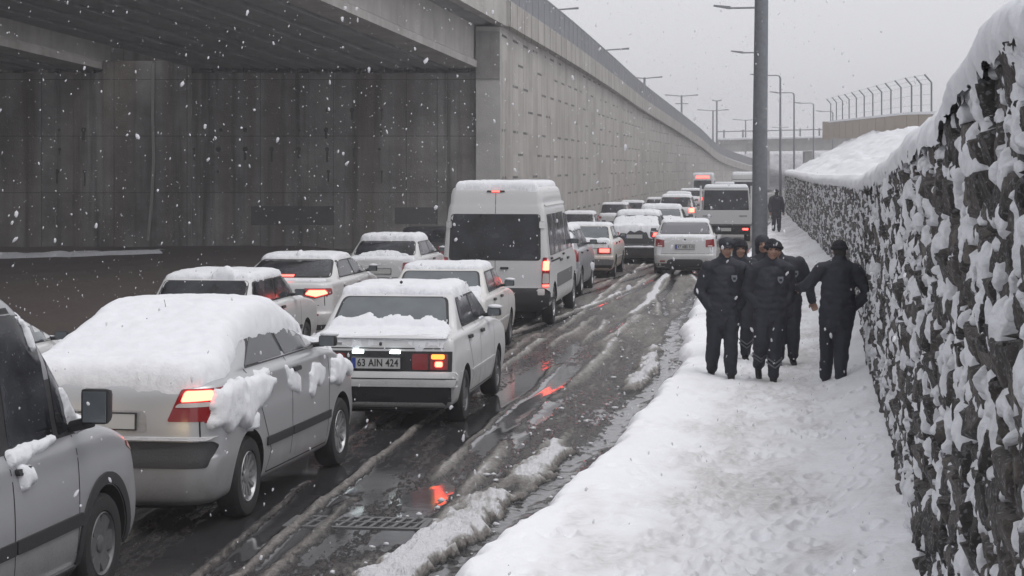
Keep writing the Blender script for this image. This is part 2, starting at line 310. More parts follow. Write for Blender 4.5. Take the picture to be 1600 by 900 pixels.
def slush_fields(C, Y):
    wob = .16*(vn(Y*.11, C*0+3, 21)-.5) + .07*(vn(Y*.45, C*0+9, 22)-.5)
    u = C + wob
    s = .52*(fbm(u*2.6, Y*.30, 31, 4)-.5) + .42*(fbm(u*7, Y*1.7, 32, 5, .6)-.5) + .27
    s = s + .16*(vn(u*26+.5*vn(Y*.6, u*0, 35), Y*.55, 33)-.5)
    # long ridges squeezed out between wheel tracks
    hgt = 0
    for i, (c0, w0, a0, ph) in enumerate([(-.10, .05, .55, 0), (.20, .045, .5, 2), (.52, .05, .8, 4), (.80, .06, .6, 6), (1.13, .05, .75, 8), (1.38, .05, .6, 10), (1.62, .08, .8, 12), (-.75, .08, .6, 14), (-1.5, .1, .6, 16), (-2.0, .15, .6, 18), (-3.2, .2, .5, 24), (-2.7, .1, .5, 26)]):
        x = u - c0 - .22*(vn(Y*.10+ph, C*0+ph, 40+i)-.5) - .05*(vn(Y*1.3, C*0+ph, 60+i)-.5) - .0035*(Y-20)*(i % 3 - 1)
        pres = sst(.38, .58, vn(Y*.21+ph*3, C*0+ph, 80+i) + .25*(vn(Y*1.7, C*3, 90+i)-.5))
        r = np.exp(-(x/w0)**2)*a0*pres
        s = s + r; hgt = hgt + r
    # crossing tracks further up
    far = sst(24, 40, Y)
    for i, (sl, of) in enumerate([(.055, -1.0), (.045, -.6), (-.03, 3.3), (-.022, 2.6), (.07, -2.2), (.012, .9)]):
        x = u - (sl*(Y-20) + of + .5*np.sin(Y*.13+i*1.7))
        r = np.exp(-(x/.05)**2)*far*.75*sst(.3, .5, vn(Y*.2, C*0+i, 110+i)); s = s + r; hgt = hgt + .6*r
        s = s - np.exp(-((x-.15)/.08)**2)*far*.5
    s = s + far*.34 + .2*far*(fbm(u*3, Y*.8, 44)-.5)
    s = s - .50*sst(18.5, 20, Y)*sst(29, 25, Y)*sst(.75, .95, C+.12*(vn(Y*.8, C*2, 47)-.5))*sst(1.75, 1.5, C) - .35*sst(14, 14.6, Y)*sst(17.6, 16.8, Y)*sst(1.1, 1.25, C)*sst(1.72, 1.55, C) - .16*sst(13, 14, Y)*sst(30, 24, Y)*sst(-1.5, -.8, C)*sst(1.0, .6, C)
    # under the queue: churned but wet
    k = kc(Y)
    # margin by the pavement: slush then a white strip, then the gutter rut
    e = k - C + .10*(vn(Y*1.1, C*0, 51)-.5) + .16*(fbm(Y*3.1, C*3, 52)-.5) + .16*(fbm(Y*8, C*9, 58, 4, .6)-.5)
    strip = sst(.28, .36, e)*sst(.80-.012*(Y-13), .60-.012*(Y-13), e)*sst(.30, .52, fbm(Y*.55, C*1.6, 53, 3)+.40*sst(18, 14, Y)-.10*sst(17, 20, Y)-.16*sst(24, 34, Y))
    s = s + 1.15*strip + .16*sst(1.5, .8, e)*sst(.25, .35, e) + .30*(fbm(C*4+Y*.3, Y*1.1, 59, 5, .62)-.5)*sst(1.9, 1.2, e)
    s = s - .45*np.exp(-((e-.17)/.11)**2)
    lump = fbm(C*9, Y*6, 54, 4)
    h = .026*np.clip(hgt, 0, 1.2)*(.3+1.4*lump) + .03*np.clip(s-.3, 0, .8)*lump*2 + strip*(.02+.085*lump)
    rut = -.02*np.exp(-((e-.16)/.12)**2)
    return s, h + rut
S_, H_ = slush_fields(CC, YY)
# puddle-flat wet places stay flat
Z = rz(CC, YY) + H_
me, used = grid_mesh('road', np.stack([rx(CC, YY), YY, Z], -1))
add_attr(me, 'slush', S_.ravel()[used])
M_road = slushmat()
link('road', me, M_road, kind='structure')

# ---- bare brown earth under the bridge
M_dirt = plain('bare_earth', (.05, .036, .03), .9, bump=.6, bscale=6, var=.35)
ys2 = np.concatenate([np.arange(10, 75, .4), np.arange(75, 120, 3)]); xs2 = np.arange(-32, 0, .3)
c2 = -7 + .45 + np.arange(-28, .1, .28)
Y2, C2 = np.meshgrid(ys2, c2, indexing='ij')
Z2 = rz(C2, Y2) + .06 + .5*sst(-6.6, -12, C2)*sst(20, 40, Y2) + .12*(fbm(C2*.8, Y2*.5, 70)-.5)*sst(-6.7, -7.5, C2) - .1*sst(-6.95, -6.6, C2)
me, _ = grid_mesh('ground', np.stack([rx(C2, Y2), Y2, Z2], -1)); link('ground', me, M_dirt, kind='structure')
def dirtz(c, Y): return rz(c, Y) + .06 + .5*sst(-6.6, -12, c)*sst(20, 40, Y)
# strip of snow blown in through the gap between the bridges
t = np.linspace(0, 1, 90); v = np.linspace(-1, 1, 9)
T, V = np.meshgrid(t, v, indexing='ij')
Xs = -16.5 + 5.9*T; Ys = 53.0 + 7*T
wid = .75*(1-.72*T)*(.6+.8*vn(T*9, V*0, 3)) 
Xn = Xs + .25*(vn(T*25, V*2, 4)-.5); Yn = Ys + V*wid*1.3
cn = Xn - rx(0, Yn)
Zn = dirtz(cn, Yn) + .02 + .17*np.sqrt(np.clip(1-V*V, 0, 1))*(.5+vn(T*14, V*1.5, 5))*(1-.4*T) 
me, _ = grid_mesh('snow', np.stack([Xn, Yn, Zn], -1)); link('snow', me, M_snow, kind='stuff')

# ---- pavement under trodden snow
cfr = np.concatenate([np.linspace(0, .3, 24), np.linspace(.32, 1, 150)])
YP, TP = np.meshgrid(ys[ys > 8], cfr, indexing='ij')
K = kc(YP) + .10*(vn(YP*.9, YP*0, 61)-.5) + .14*(fbm(YP*3.5, YP*0+5, 62)-.5)*1.0 - .03
CP = K + TP*(wc(YP) + .25 - K)
e = CP - K
hp = -.09 + .24*np.sqrt(np.clip(e/.14, 0, 1)) 
hp = hp + .035*(fbm(CP*1.6, YP*.9, 63)-.5)*sst(.1, .4, e) + .028*(fbm(CP*7, YP*4, 64)-.5)*sst(0, .2, e)
trod = np.exp(-((CP-K-(wc(YP)-K)*.55)/.75)**2)
hp = hp - .05*trod
hp = hp + .16*sst(.75, 0, wc(YP)-CP)*(.7+.6*vn(YP*1.2, YP*0, 66)) + .03*np.exp(-((e-.35)/.22)**2)
rg = np.random.RandomState(4)
for k in range(620):
    fy = 12.5 + 42*rg.rand()**1.6; cc = kc(fy) + (wc(fy)-kc(fy))*np.clip(rg.normal(.52, .22), .08, .9); an = rg.normal(.0, .25); ly, lc = .15, .06
    i0, i1 = np.searchsorted(YP[:, 0], [fy-.3, fy+.3])
    sub = slice(i0, i1); dy = YP[sub]-fy; dc = CP[sub]-cc
    a = dy*math.cos(an)+dc*math.sin(an); b_ = -dy*math.sin(an)+dc*math.cos(an)
    q = (a/ly)**2+(b_/lc)**2
    hp[sub] += -.034*np.exp(-q*1.3)*rg.uniform(.4, 1) + .018*np.exp(-((np.sqrt(q)-1.25)/.3)**2)
me, used = grid_mesh('pavement', np.stack([rx(CP, YP), YP, hp], -1))
thin = sst(.42, .85, fbm(CP*2.2, YP*.9, 67, 6, .65)+.30*trod-.1)*.8
add_attr(me, 'thin', thin.ravel()[used])
mps, nt_, b_ = newmat('trodden_snow'); L_ = nt_.links.new
b_.inputs['Roughness'].default_value = .8; b_.inputs['Specular IOR Level'].default_value = .25
tc_ = N(nt_, 'ShaderNodeTexCoord'); n_1 = N(nt_, 'ShaderNodeTexNoise'); n_1.inputs['Scale'].default_value = 16; n_1.inputs['Detail'].default_value = 7; n_1.inputs['Roughness'].default_value = .6; L_(tc_.outputs['Object'], n_1.inputs['Vector'])
at_ = N(nt_, 'ShaderNodeAttribute', attribute_name='thin')
mu_ = N(nt_, 'ShaderNodeMath', operation='MULTIPLY'); L_(at_.outputs['Fac'], mu_.inputs[0]); L_(n_1.outputs['Fac'], mu_.inputs[1])
r_ = ramp(nt_, [(0, (.87, .88, .91)), (.22, (.78, .78, .80)), (.55, (.56, .545, .535))]); L_(mu_.outputs[0], r_.inputs[0]); L_(r_.outputs[0], b_.inputs['Base Color'])
bp_ = N(nt_, 'ShaderNodeBump'); bp_.inputs['Strength'].default_value = .5; bp_.inputs['Distance'].default_value = .03; L_(n_1.outputs['Fac'], bp_.inputs['Height']); L_(bp_.outputs[0], b_.inputs['Normal'])
link('pavement', me, mps, kind='structure')
def pz(c, Y):   # height of trodden snow near a walker
    return .07

# loose clods of snow and slush along the kerb
bm = bmesh.new(); rg = random.Random(3)
for k in range(170):
    Y = 12.5 + 30*rg.random()**1.5; c = float(kc(Y)) - rg.uniform(-.1, 1.0)
    r = rg.uniform(.008, .028)*(1.0 if Y > 15 else .8)
    mm = Matrix.Translation((float(rx(c, Y)), Y, float(rz(c, Y))+.035)) @ Matrix.Rotation(rg.uniform(0, 6), 4, 'Z') @ Matrix.Diagonal((r*rg.uniform(.8, 1.8), r, r*.7, 1))
    g = bmesh.ops.create_icosphere(bm, subdivisions=1, radius=1, matrix=mm)
    for v in g['verts']: v.co += Vector((rg.uniform(-1, 1), rg.uniform(-1, 1), rg.uniform(-1, 1)))*r*.22
from_bm('snow', bm, M_snowwet, smooth=True, kind='stuff')

# drain grate across the gutter lane
gr = empty('drain_grate', (float(rx(.93, 15.3)), 15.3, -.011), R(-7.4), label='slotted iron drain grate set in the slushy road', cat='drain grate')
bm = bmesh.new()
box(bm, -.55, .55, -.24, -.19, 0, .02); box(bm, -.55, .55, .19, .24, 0, .02); box(bm, -.55, -.5, -.19, .19, 0, .02); box(bm, .5, .55, -.19, .19, 0, .02)
from_bm('frame', bm, M_steelrim, gr)
bm = bmesh.new()
for i in range(12):
    x = -.5 + 1.0*(i+.5)/12
    hexa(bm, [(x-.014, -.19, .002), (x+.014, -.19, .002), (x+.05, .19, .002), (x+.022, .19, .002), (x-.014, -.19, .022), (x+.014, -.19, .022), (x+.05, .19, .022), (x+.022, .19, .022)])
box(bm, -.5, .5, -.012, .012, .003, .024)
from_bm('bars', bm, M_steelrim, gr)
bm = bmesh.new(); box(bm, -.5, .5, -.19, .19, -.02, .001); from_bm('pit', bm, M_under, gr)

# ------------------------------------------------------------------ stone retaining wall on the right
rw = empty('retaining_wall', (float(rx(wc(30), 30)), 30, 0), label='rough dark stone retaining wall with snow lodged on its stones beside the pavement', cat='wall')
wy = [5.4]
while wy[-1] < 215: wy.append(wy[-1] + min(.25, max(.012, .012*(wy[-1]/8)**1.65)))
wy = np.array(wy); wt = np.arange(0, 1.0001, 1/225)
A, B = np.meshgrid(wy, wt, indexing='ij')
TT = wtop(A) - .04
Zw = -.15 + B*(TT+.15)
cz, cy = .21, .28
def cells(y, z):
    yy = y/cy + .35*(fbm(y*2.5, z*2.5, 201)-.5); zz = z/cz + .35*(fbm(y*2.5+40, z*2.5, 202)-.5)
    yy = yy + 0.5*(np.floor(zz) % 2)
    iy = np.floor(yy); iz = np.floor(zz)
    f1 = np.full(y.shape, 9.); f2 = np.full(y.shape, 9.); p = np.zeros(y.shape); q = np.zeros(y.shape)
    for a in (-1, 0, 1):
        for b in (-1, 0, 1):
            jy = iy+a; jz = iz+b
            dy = yy-(jy+.15+.7*_h(jy, jz, 11)); dz = zz-(jz+.15+.7*_h(jy, jz, 12))
            d = np.sqrt(dy*dy+dz*dz)
            n = d < f1
            f2 = np.where(n, f1, np.minimum(f2, d)); f1 = np.where(n, d, f1)
            p = np.where(n, _h(jy, jz, 13), p)
            q = np.where(n, dz*(_h(jy, jz, 14)-.3)*.12 + dy*(_h(jy, jz, 15)-.5)*.10, q)
    return f1, f2, p, q
f1, f2, pr, tl = cells(A, Zw)
stone = (.015 + .065*pr)*sst(.02, .22, f2-f1) + tl*sst(.02, .2, f2-f1) + .035*(fbm(A*9, Zw*9, 203)-.5) + .018*(fbm(A*30, Zw*30, 204)-.5)
# snow clumps: several families of rounded clumps sitting on the stones
snow = np.full(A.shape, -.3)
ya = A + .20*(fbm(A*5, Zw*5, 205)-.5); za = Zw + .18*(fbm(A*5+9, Zw*5, 206)-.5)
for fam, (sy, sz, pb) in enumerate([(.27, .19, .42), (.18, .13, .42), (.12, .085, .42), (.50, .36, .07)]):
    iy = np.floor(ya/sy); iz = np.floor(za/sz)
    for a in (-1, 0, 1):
        for b in (-1, 0, 1):
            jy = iy+a; jz = iz+b; s0 = 300+fam*10
            on = _h(jy, jz, s0) < pb*(.45+.85*vn(jy*.3, jz*.3, s0+9))*(1-.25*sst(13, 8, A))*(1-.30*sst(1.3, .3, Zw)*sst(30, 12, A))
            dy = ya-(jy+_h(jy, jz, s0+1))*sy; dz = za-(jz+_h(jy, jz, s0+2))*sz
            ry = sy*(.18+.32*_h(jy, jz, s0+3)); rz_ = sz*(.24+.32*_h(jy, jz, s0+4))
            dy = dy + dz*(_h(jy, jz, s0+6)-.5)*.9
            rzz = np.where(dz > 0, rz_*.75, rz_*1.25)
            q = (dy/ry)**2+(dz/rzz)**2
            # the lower end tapers
            th = (.015+.045*_h(jy, jz, s0+5))*(sy/.30)**.5
            hgt = np.where(q < 1, np.sqrt(np.clip(1-q, 0, 1))*th, -(np.sqrt(q)-1)*.22) + .022 + .028*_h(jy, jz, s0+7)
            snow = np.where(on & (q < 4), np.maximum(snow, hgt), snow)
snow = snow + .045*(fbm(A*16, Zw*16, 207, 5)-.5)
# top of the wall is under the drift; the foot gets less
snow = snow - .02*sst(.5, 0, Zw)
m_s = snow > stone-.004
base = rx(wc(A), A)
P = np.stack([base - stone*.99, A - stone*.13, Zw], -1); P2 = np.stack([base - snow*.99, A - snow*.13, Zw - .25*np.clip(snow-.03, 0, 1)], -1)
fm = (m_s[:-1, :-1].astype(int)+m_s[1:, :-1]+m_s[1:, 1:]+m_s[:-1, 1:]) >= 1
org = np.array([rw.location.x, rw.location.y, 0])
M_stone = None
def stonemat():
    m, nt, b = newmat('dark_rubble_stone'); L = nt.links.new
    tc = N(nt, 'ShaderNodeTexCoord')
    v = N(nt, 'ShaderNodeTexVoronoi'); v.inputs['Scale'].default_value = 3.2; L(tc.outputs['Object'], v.inputs['Vector'])
    n = N(nt, 'ShaderNodeTexNoise'); n.inputs['Scale'].default_value = 9; n.inputs['Detail'].default_value = 9; n.inputs['Roughness'].default_value = .7; L(tc.outputs['Object'], n.inputs['Vector'])
    sx = N(nt, 'ShaderNodeSeparateColor'); L(v.outputs['Color'], sx.inputs[0])
    a = N(nt, 'ShaderNodeMath', operation='MULTIPLY_ADD'); a.inputs[1].default_value = .45; L(sx.outputs[0], a.inputs[0]); L(n.outputs['Fac'], a.inputs[2])
    r = ramp(nt, [(.35, (.018, .017, .018)), (.65, (.045, .041, .039)), (.85, (.085, .075, .068)), (1, (.15, .13, .115))]); L(a.outputs[0], r.inputs[0])
    ns = N(nt, 'ShaderNodeTexNoise'); ns.inputs['Scale'].default_value = 45; ns.inputs['Detail'].default_value = 3; L(tc.outputs['Object'], ns.inputs['Vector'])
    rs = ramp(nt, [(.56, (0,)*3), (.68, (1,)*3)]); L(ns.outputs['Fac'], rs.inputs[0])
    m2 = N(nt, 'ShaderNodeMix', data_type='RGBA'); fs = N(nt, 'ShaderNodeMath', operation='MULTIPLY'); fs.inputs[1].default_value = .45; L(rs.outputs[0], fs.inputs[0]); L(fs.outputs[0], m2.inputs['Factor']); L(r.outputs[0], m2.inputs[6]); m2.inputs[7].default_value = (.42, .42, .45, 1)
    L(m2.outputs[2], b.inputs['Base Color'])
    b.inputs['Roughness'].default_value = .6
    bp = N(nt, 'ShaderNodeBump'); bp.inputs['Strength'].default_value = 1.0; bp.inputs['Distance'].default_value = .06; L(n.outputs['Fac'], bp.inputs['Height']); L(bp.outputs[0], b.inputs['Normal'])
    return m
M_stone = stonemat()
me, _ = grid_mesh('stone_face', P-org); link('stone_face', me, M_stone, rw)
me, _ = grid_mesh('snow_clumps', P2-org, quads_mask=fm); link('snow_clumps', me, snowmat('lodged_snow', (.72, .73, .76), .8, 14, 45), rw)
# rolled drift on the top edge
cy_ = wy[::2]; ph = np.linspace(-.62*math.pi, math.pi*.5, 22)
A2, B2 = np.meshgrid(cy_, ph, indexing='ij')
lump = .85 + .32*fbm(A2*1.5, B2*.9, 210) + .10*(fbm(A2*6, B2*3, 211)-.5)
rr = .215*lump*np.interp(A2, [5, 12, 25, 60, 200], [1.0, 1.0, 1.0, 1.1, 1.1])
droop = .04*(vn(A2*3.3, A2*0, 212))*(B2 < -.6)
edge = sst(-1.0, -1.9, B2); Xc = rx(wc(A2), A2) + .13 + rr*np.sin(B2)*1.08 + .05*edge*(fbm(A2*6, B2, 214)-.5); Zc = wtop(A2) - .02 + rr*np.cos(B2)*.8 - droop - edge*.13*(fbm(A2*4.5, B2*.5, 213, 4, .6)-.45)
me, _ = grid_mesh('snow_cap', np.stack([Xc, A2, Zc], -1)-org); link('snow_cap', me, M_snow, rw)

# ---- snow slope behind the wall up to the fence
ty = np.concatenate([np.arange(5, 110, 1.0), np.arange(110, 230, 1.5)]); td = np.concatenate([np.linspace(0, 14, 90), np.linspace(14.5, 120, 40)])
A3, D3 = np.meshgrid(ty, td, indexing='ij')
slp = np.interp(A3, [5, 40, 70, 110, 160, 190, 225], [.12, .2, .30, .40, .52, .75, 1.0])
hh = np.minimum(slp*D3, np.interp(A3, [5, 60, 124, 190], [1.2, 2.2, 2.55, 3.6]))
zz = wtop(A3) - .02 + hh + .35*(fbm(A3*.25, D3*.6, 220)-.5)*sst(0, 1.5, D3) + .38*(fbm(A3*.5, D3*2.0, 221, 5, .65)-.5)*sst(0, 1, D3)
zz = zz + .5*(fbm(A3*.9, D3*1.6, 222)-.5)*sst(130, 180, A3)*sst(0, 1, D3)
me, _ = grid_mesh('embankment', np.stack([rx(wc(A3), A3)+.12+D3, A3, zz], -1)); link('embankment', me, M_snow, kind='structure')

# ------------------------------------------------------------------ ramp wall (precast panels) with coping and railing
LY = [66.6, 89, 113, 140, 178, 210, 262, 297, 333, 380]; LX = [-.36, 2.5, 5.5, 9.0, 14.6, 19.7, 28.2, 36.5, 45, 58]
LZ = [8.35, 8.25, 8.05, 7.65, 6.85, 5.85, 4.0, 2.75, 1.9, 1.2]
def pch(x, xs, ys):
    """smooth monotone-ish interpolation"""
    xs = np.array(xs, float); ys = np.array(ys, float); d = np.gradient(ys, xs)
    i = np.clip(np.searchsorted(xs, x)-1, 0, len(xs)-2); h = xs[i+1]-xs[i]; t = np.clip((x-xs[i])/h, 0, 1)
    return (2*t**3-3*t**2+1)*ys[i]+(t**3-2*t**2+t)*h*d[i]+(-2*t**3+3*t**2)*ys[i+1]+(t**3-t**2)*h*d[i+1]
def lwx(Y): return pch(np.asarray(Y, float), LY, LX)
def lwz(Y): return pch(np.asarray(Y, float), LY, LZ)
mw = empty('ramp_wall', (-.36, 66.6, 0), label='long pale concrete panel wall of the descending ramp with grey railing', cat='wall')
def panelmat():
    m, nt, b = newmat('precast_panels'); L = nt.links.new
    tc = N(nt, 'ShaderNodeTexCoord'); at = N(nt, 'ShaderNodeAttribute', attribute_name='s'); sp = N(nt, 'ShaderNodeSeparateXYZ'); L(tc.outputs['Object'], sp.inputs[0])
    def M(op, a, b_=None, c=None, clamp=False):
        n = N(nt, 'ShaderNodeMath', operation=op, use_clamp=clamp)
        for i, v in enumerate((a, b_, c)):
            if v is None: continue
            if isinstance(v, (int, float)): n.inputs[i].default_value = v
            else: L(v, n.inputs[i])
        return n.outputs[0]
    nw = N(nt, 'ShaderNodeTexNoise'); nw.inputs['Scale'].default_value = 3; L(tc.outputs['Object'], nw.inputs['Vector'])
    s = M('DIVIDE', at.outputs['Fac'], 1.5); ci = M('FLOOR', s); fs = M('FRACT', s)
    par = M('MULTIPLY', M('MODULO', ci, 2.0), .5)
    zq = M('ADD', M('DIVIDE', sp.outputs['Z'], 1.6), par); cj = M('FLOOR', zq); fz = M('FRACT', zq)
    tick = M('LESS_THAN', M('ABSOLUTE', M('SUBTRACT', fz, .5)), .028)
    vs = M('LESS_THAN', fs, .05)
    # id brightness
    cx = N(nt, 'ShaderNodeCombineXYZ'); L(ci, cx.inputs[0]); L(cj, cx.inputs[1]); wn = N(nt, 'ShaderNodeTexWhiteNoise'); L(cx.outputs[0], wn.inputs['Vector'])
    n1 = N(nt, 'ShaderNodeTexNoise'); n1.inputs['Scale'].default_value = .5; n1.inputs['Detail'].default_value = 9; n1.inputs['Roughness'].default_value = .65; L(tc.outputs['Object'], n1.inputs['Vector'])
    mp = N(nt, 'ShaderNodeMapping'); mp.inputs['Scale'].default_value = (1.6, 1.6, .12); L(tc.outputs['Object'], mp.inputs['Vector'])
    n2 = N(nt, 'ShaderNodeTexNoise'); n2.inputs['Scale'].default_value = 1.2; n2.inputs['Detail'].default_value = 6; L(mp.outputs[0], n2.inputs['Vector'])
    v = M('ADD', M('MULTIPLY', n1.outputs['Fac'], .5), M('ADD', M('MULTIPLY', n2.outputs['Fac'], .45), M('MULTIPLY', wn.outputs['Value'], .13)))
    r = ramp(nt, [(.34, (.21, .195, .178)), (.5, (.32, .302, .28)), (.66, (.42, .40, .375))]); L(v, r.inputs[0])
    seam = M('ADD', M('MULTIPLY', tick, M('MULTIPLY', M('GREATER_THAN', wn.outputs['Value'], .35), M('GREATER_THAN', M('ADD', nw.outputs['Fac'], M('MULTIPLY', wn.outputs['Value'], .3)), .58))), M('MULTIPLY', vs, M('MULTIPLY', M('GREATER_THAN', wn.outputs['Value'], .55), .6)), clamp=True)
    f = M('MULTIPLY', seam, .85)
    mix = N(nt, 'ShaderNodeMix', data_type='RGBA'); L(f, mix.inputs['Factor']); L(r.outputs[0], mix.inputs[6]); mix.inputs[7].default_value = (.05, .047, .045, 1)
    L(mix.outputs[2], b.inputs['Base Color']); b.inputs['Roughness'].default_value = .9
    bp = N(nt, 'ShaderNodeBump'); bp.inputs['Strength'].default_value = .5; bp.inputs['Distance'].default_value = .05; L(n2.outputs['Fac'], bp.inputs['Height']); L(bp.outputs[0], b.inputs['Normal'])
    return m
my = np.concatenate([np.arange(66.7, 200, 1.5), np.arange(200, 380, 3)])
def strip(name, ys_, lo, hi, dx0, dx1, mat, parent, n=2, attr=True):
    """vertical or horizontal strip following the ramp edge; lo/hi are z functions, dx offsets"""
    t = np.linspace(0, 1, n); Y, T = np.meshgrid(ys_, t, indexing='ij')
    X = lwx(Y) + dx0 + (dx1-dx0)*T; Zz = lo(Y)*(1-T)+hi(Y)*T
    me, used = grid_mesh(name, np.stack([X+.36, Y-66.6, Zz], -1), smooth=False)
    if attr: add_attr(me, 's', (Y-66.6).ravel()[used])
    return link(name, me, mat, parent)
strip('panel_face', my[my > 67.9-1.4], lambda Y: -1.2+0*Y, lambda Y: lwz(Y)-.86, 0, 0, panelmat(), mw, 8)
def solid_strip(name, ys_, prof, mat, parent):
    """prof: list of (dx, dz) ring relative to ledge"""
    Y, K_ = np.meshgrid(ys_, np.arange(len(prof)+1), indexing='ij')
    pr_ = np.array(prof+[prof[0]])
    X = lwx(Y)+pr_[K_.astype(int), 0]+.36; Zz = lwz(Y)+pr_[K_.astype(int), 1]
    me, _ = grid_mesh(name, np.stack([X, Y-66.6, Zz], -1), smooth=False); return link(name, me, mat, parent)
solid_strip('coping', my, [(.05, -.86), (-.20, -.855), (-.20, -.0), (.3, 0), (.3, -.86)], concrete('jointed_coping', (.27, .25, .225), (.35, .33, .305), (.43, .41, .385), .4, (.2, .175, .15), (.27, 60)), mw)
solid_strip('ledge_snow', my, [(-.20, .0), (-.20, .04), (-.1, .07), (.2, .07), (.28, .0)], M_snow, mw)
# railing: closely set vertical bars read as a grey sheet, posts every 2 m, handrail
solid_strip('handrail', my, [(.0, 1.16), (0, 1.22), (.06, 1.22), (.06, 1.16)], M_rail, mw)
solid_strip('bottom_rail', my, [(.02, .16), (.02, .20), (.05, .20), (.05, .16)], M_rail, mw)
bm = bmesh.new()
sy = 66.7
while sy < 330:
    X = float(lwx(sy))+.36; z = float(lwz(sy)); sl_ = .13
    box(bm, X+.022, X+.045, sy-66.6, sy-66.6+.03+.02*(sy > 120), z+.18, z+1.17); sy += .12 if sy < 120 else .18
ob = from_bm('bars', bm, M_rail, mw)
bm = bmesh.new(); sy = 67
while sy < 340:
    X = float(lwx(sy))+.36; z = float(lwz(sy)); box(bm, X-.01, X+.07, sy-66.6-.04, sy-66.6+.04, z, z+1.19); sy += 2.0
from_bm('posts', bm, M_rail, mw)
# mesh infill backing of the railing (perforated sheet)
bm = bmesh.new(); box(bm, -.20, .30, -.02, .10, float(lwz(66.7))-.86, float(lwz(66.7))); from_bm('coping_end', bm, M_coping, mw)
strip('infill_sheet', my, lambda Y: lwz(Y)+.16, lambda Y: lwz(Y)+1.14, .06, .06, plain('perforated_sheet', (.15, .155, .168), .7, var=.25, bscale=.6), mw)
# ramp deck seen where it comes down
t = np.linspace(0, 1, 3); Y, T = np.meshgrid(my, t, indexing='ij')
me, _ = grid_mesh('deck', np.stack([lwx(Y)+.36+.3-14*T, Y-66.6, lwz(Y)-.05+0*T], -1)); link('deck', me, M_coping, mw)

# corner pier
pf = empty('bridge_pier', (-.36, 66.6, 0), label='pale board-marked concrete pier at the corner of the underpass', cat='pier')
bm = bmesh.new(); hexa(bm, [(-.85, -.25, -1), (-.02, -.25, -1), (.10, 1.35, -1), (-.85, 1.35, -1), (-.85, -.25, 7.46), (-.02, -.25, 7.46), (.10, 1.35, 7.40), (-.85, 1.35, 7.46)], .01)
from_bm('column', bm, M_conc_light, pf)
bm = bmesh.new(); box(bm, -.86, -.05, -.285, -.25-.004, 5.7, 7.3, .01); from_bm('cheek_block', bm, M_conc_dark, pf)  # darker concrete puts the shade of the pier's front face into colour

# ------------------------------------------------------------------ road bridge over the street
GD = Vector((-.209, -1, .047))
def along(x, z, d, dz=0):   # point on girder line starting at the abutment, d metres toward camera
    return (x + GD.x*d, 66.6 + GD.y*d, z + GD.z*d + dz)
def beam_bm(bm, x, prof, z0, d0=-.9, d1=46):
    """prof in (x,z), swept along the girder direction"""
    a = [bm.verts.new(along(x+px, z0+pz_, d0)) for px, pz_ in prof]; b = [bm.verts.new(along(x+px, z0+pz_, d1)) for px, pz_ in prof]
    n = len(prof)
    for i in range(n): bm.faces.new((a[i], a[(i+1) % n], b[(i+1) % n], b[i]))
    bm.faces.new(a); bm.faces.new(b[::-1])
Iprof = [(-.36, 0), (.36, 0), (.36, .20), (.12, .36), (.12, 1.15), (.42, 1.28), (.42, 1.45), (-.42, 1.45), (-.42, 1.28), (-.12, 1.15), (-.12, .36), (-.36, .20)]
Eprof = [(-.46, 0), (.50, 0), (.50, .22), (.40, .30), (.40, 1.45), (-.42, 1.45), (-.42, 1.28), (-.12, 1.15), (-.12, .42), (-.46, .22)]
def bridge(xr, xl, n, z0, label, first_w, origin):
    rt = empty('road_bridge', origin, label=label, cat='bridge'); o = Vector(origin)
    def put(name, bm, mat):
        for v in bm.verts: v.co -= o
        return from_bm(name, bm, mat, rt)
    for i in range(n):
        x = xr - .5 - i*(xr-xl-.96)/(n-1)
        bm = bmesh.new(); beam_bm(bm, x, Eprof if i == 0 else Iprof, z0); put('girder', bm, M_coping if i == 0 and first_w else M_girder)
    bm = bmesh.new()
    xc = (xr+xl)/2; hw = (xr-xl)/2
    beam_bm(bm, xc, [(-hw-.3, 0), (hw+.10, 0), (hw+.60, .12), (hw+.60, .3), (-hw-.3, .3)], z0+1.453); put('deck', bm, M_girder)
    bm = bmesh.new(); beam_bm(bm, xr, [(.61, -.05), (.94, -.05), (.94, .80), (.4, .81), (.4, .31), (.61, .31)], z0+1.46, d0=-.2); put('parapet', bm, M_coping)
    bm = bmesh.new(); beam_bm(bm, xr, [(.42, 0), (.45, .07), (.90, .07), (.95, 0)], z0+2.275, d0=-.2); put('ledge_snow', bm, M_snow)
    for d in np.arange(0, 46, 2.0):
        bm = bmesh.new(); p = along(xr+.72, z0+2.28, d); box(bm, p[0]-.03, p[0]+.03, p[1]-.04, p[1]+.04, p[2], p[2]+1.15); put('rail_post', bm, M_rail)
    bm = bmesh.new(); beam_bm(bm, xr+.72, [(-.03, 1.12), (.03, 1.12), (.03, 1.18), (-.03, 1.18)], z0+2.28); put('handrail', bm, M_rail)
    # dark bearings
    for i in range(n):
        bm = bmesh.new(); x = xr - .5 - i*(xr-xl-.96)/(n-1); box(bm, x-.2, x+.2, 66.75, 67.1, z0-.14, z0); put('bearing', bm, M_black)
    return rt
bridge(-1.12, -10.75, 9, 6.08, 'near road bridge on concrete girders crossing the street above the cars', True, (-6, 66.6, 6.08))
bridge(-13.75, -26.5, 11, 6.05, 'second road bridge behind, left of the gap, over dark wall', True, (-20, 66.6, 6.05))
ab = empty('abutment', (-6, 66.6, 0), label='dark stained concrete abutment wall under the bridges with a crooked white pipe', cat='wall')
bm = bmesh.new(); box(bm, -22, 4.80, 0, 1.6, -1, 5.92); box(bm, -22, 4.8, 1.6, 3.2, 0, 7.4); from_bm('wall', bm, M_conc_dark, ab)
bm = bmesh.new(); box(bm, -7.72, -4.75, -.05, 1.62, -1, 6.32, .01); from_bm('pilaster', bm, M_conc_dark, ab)
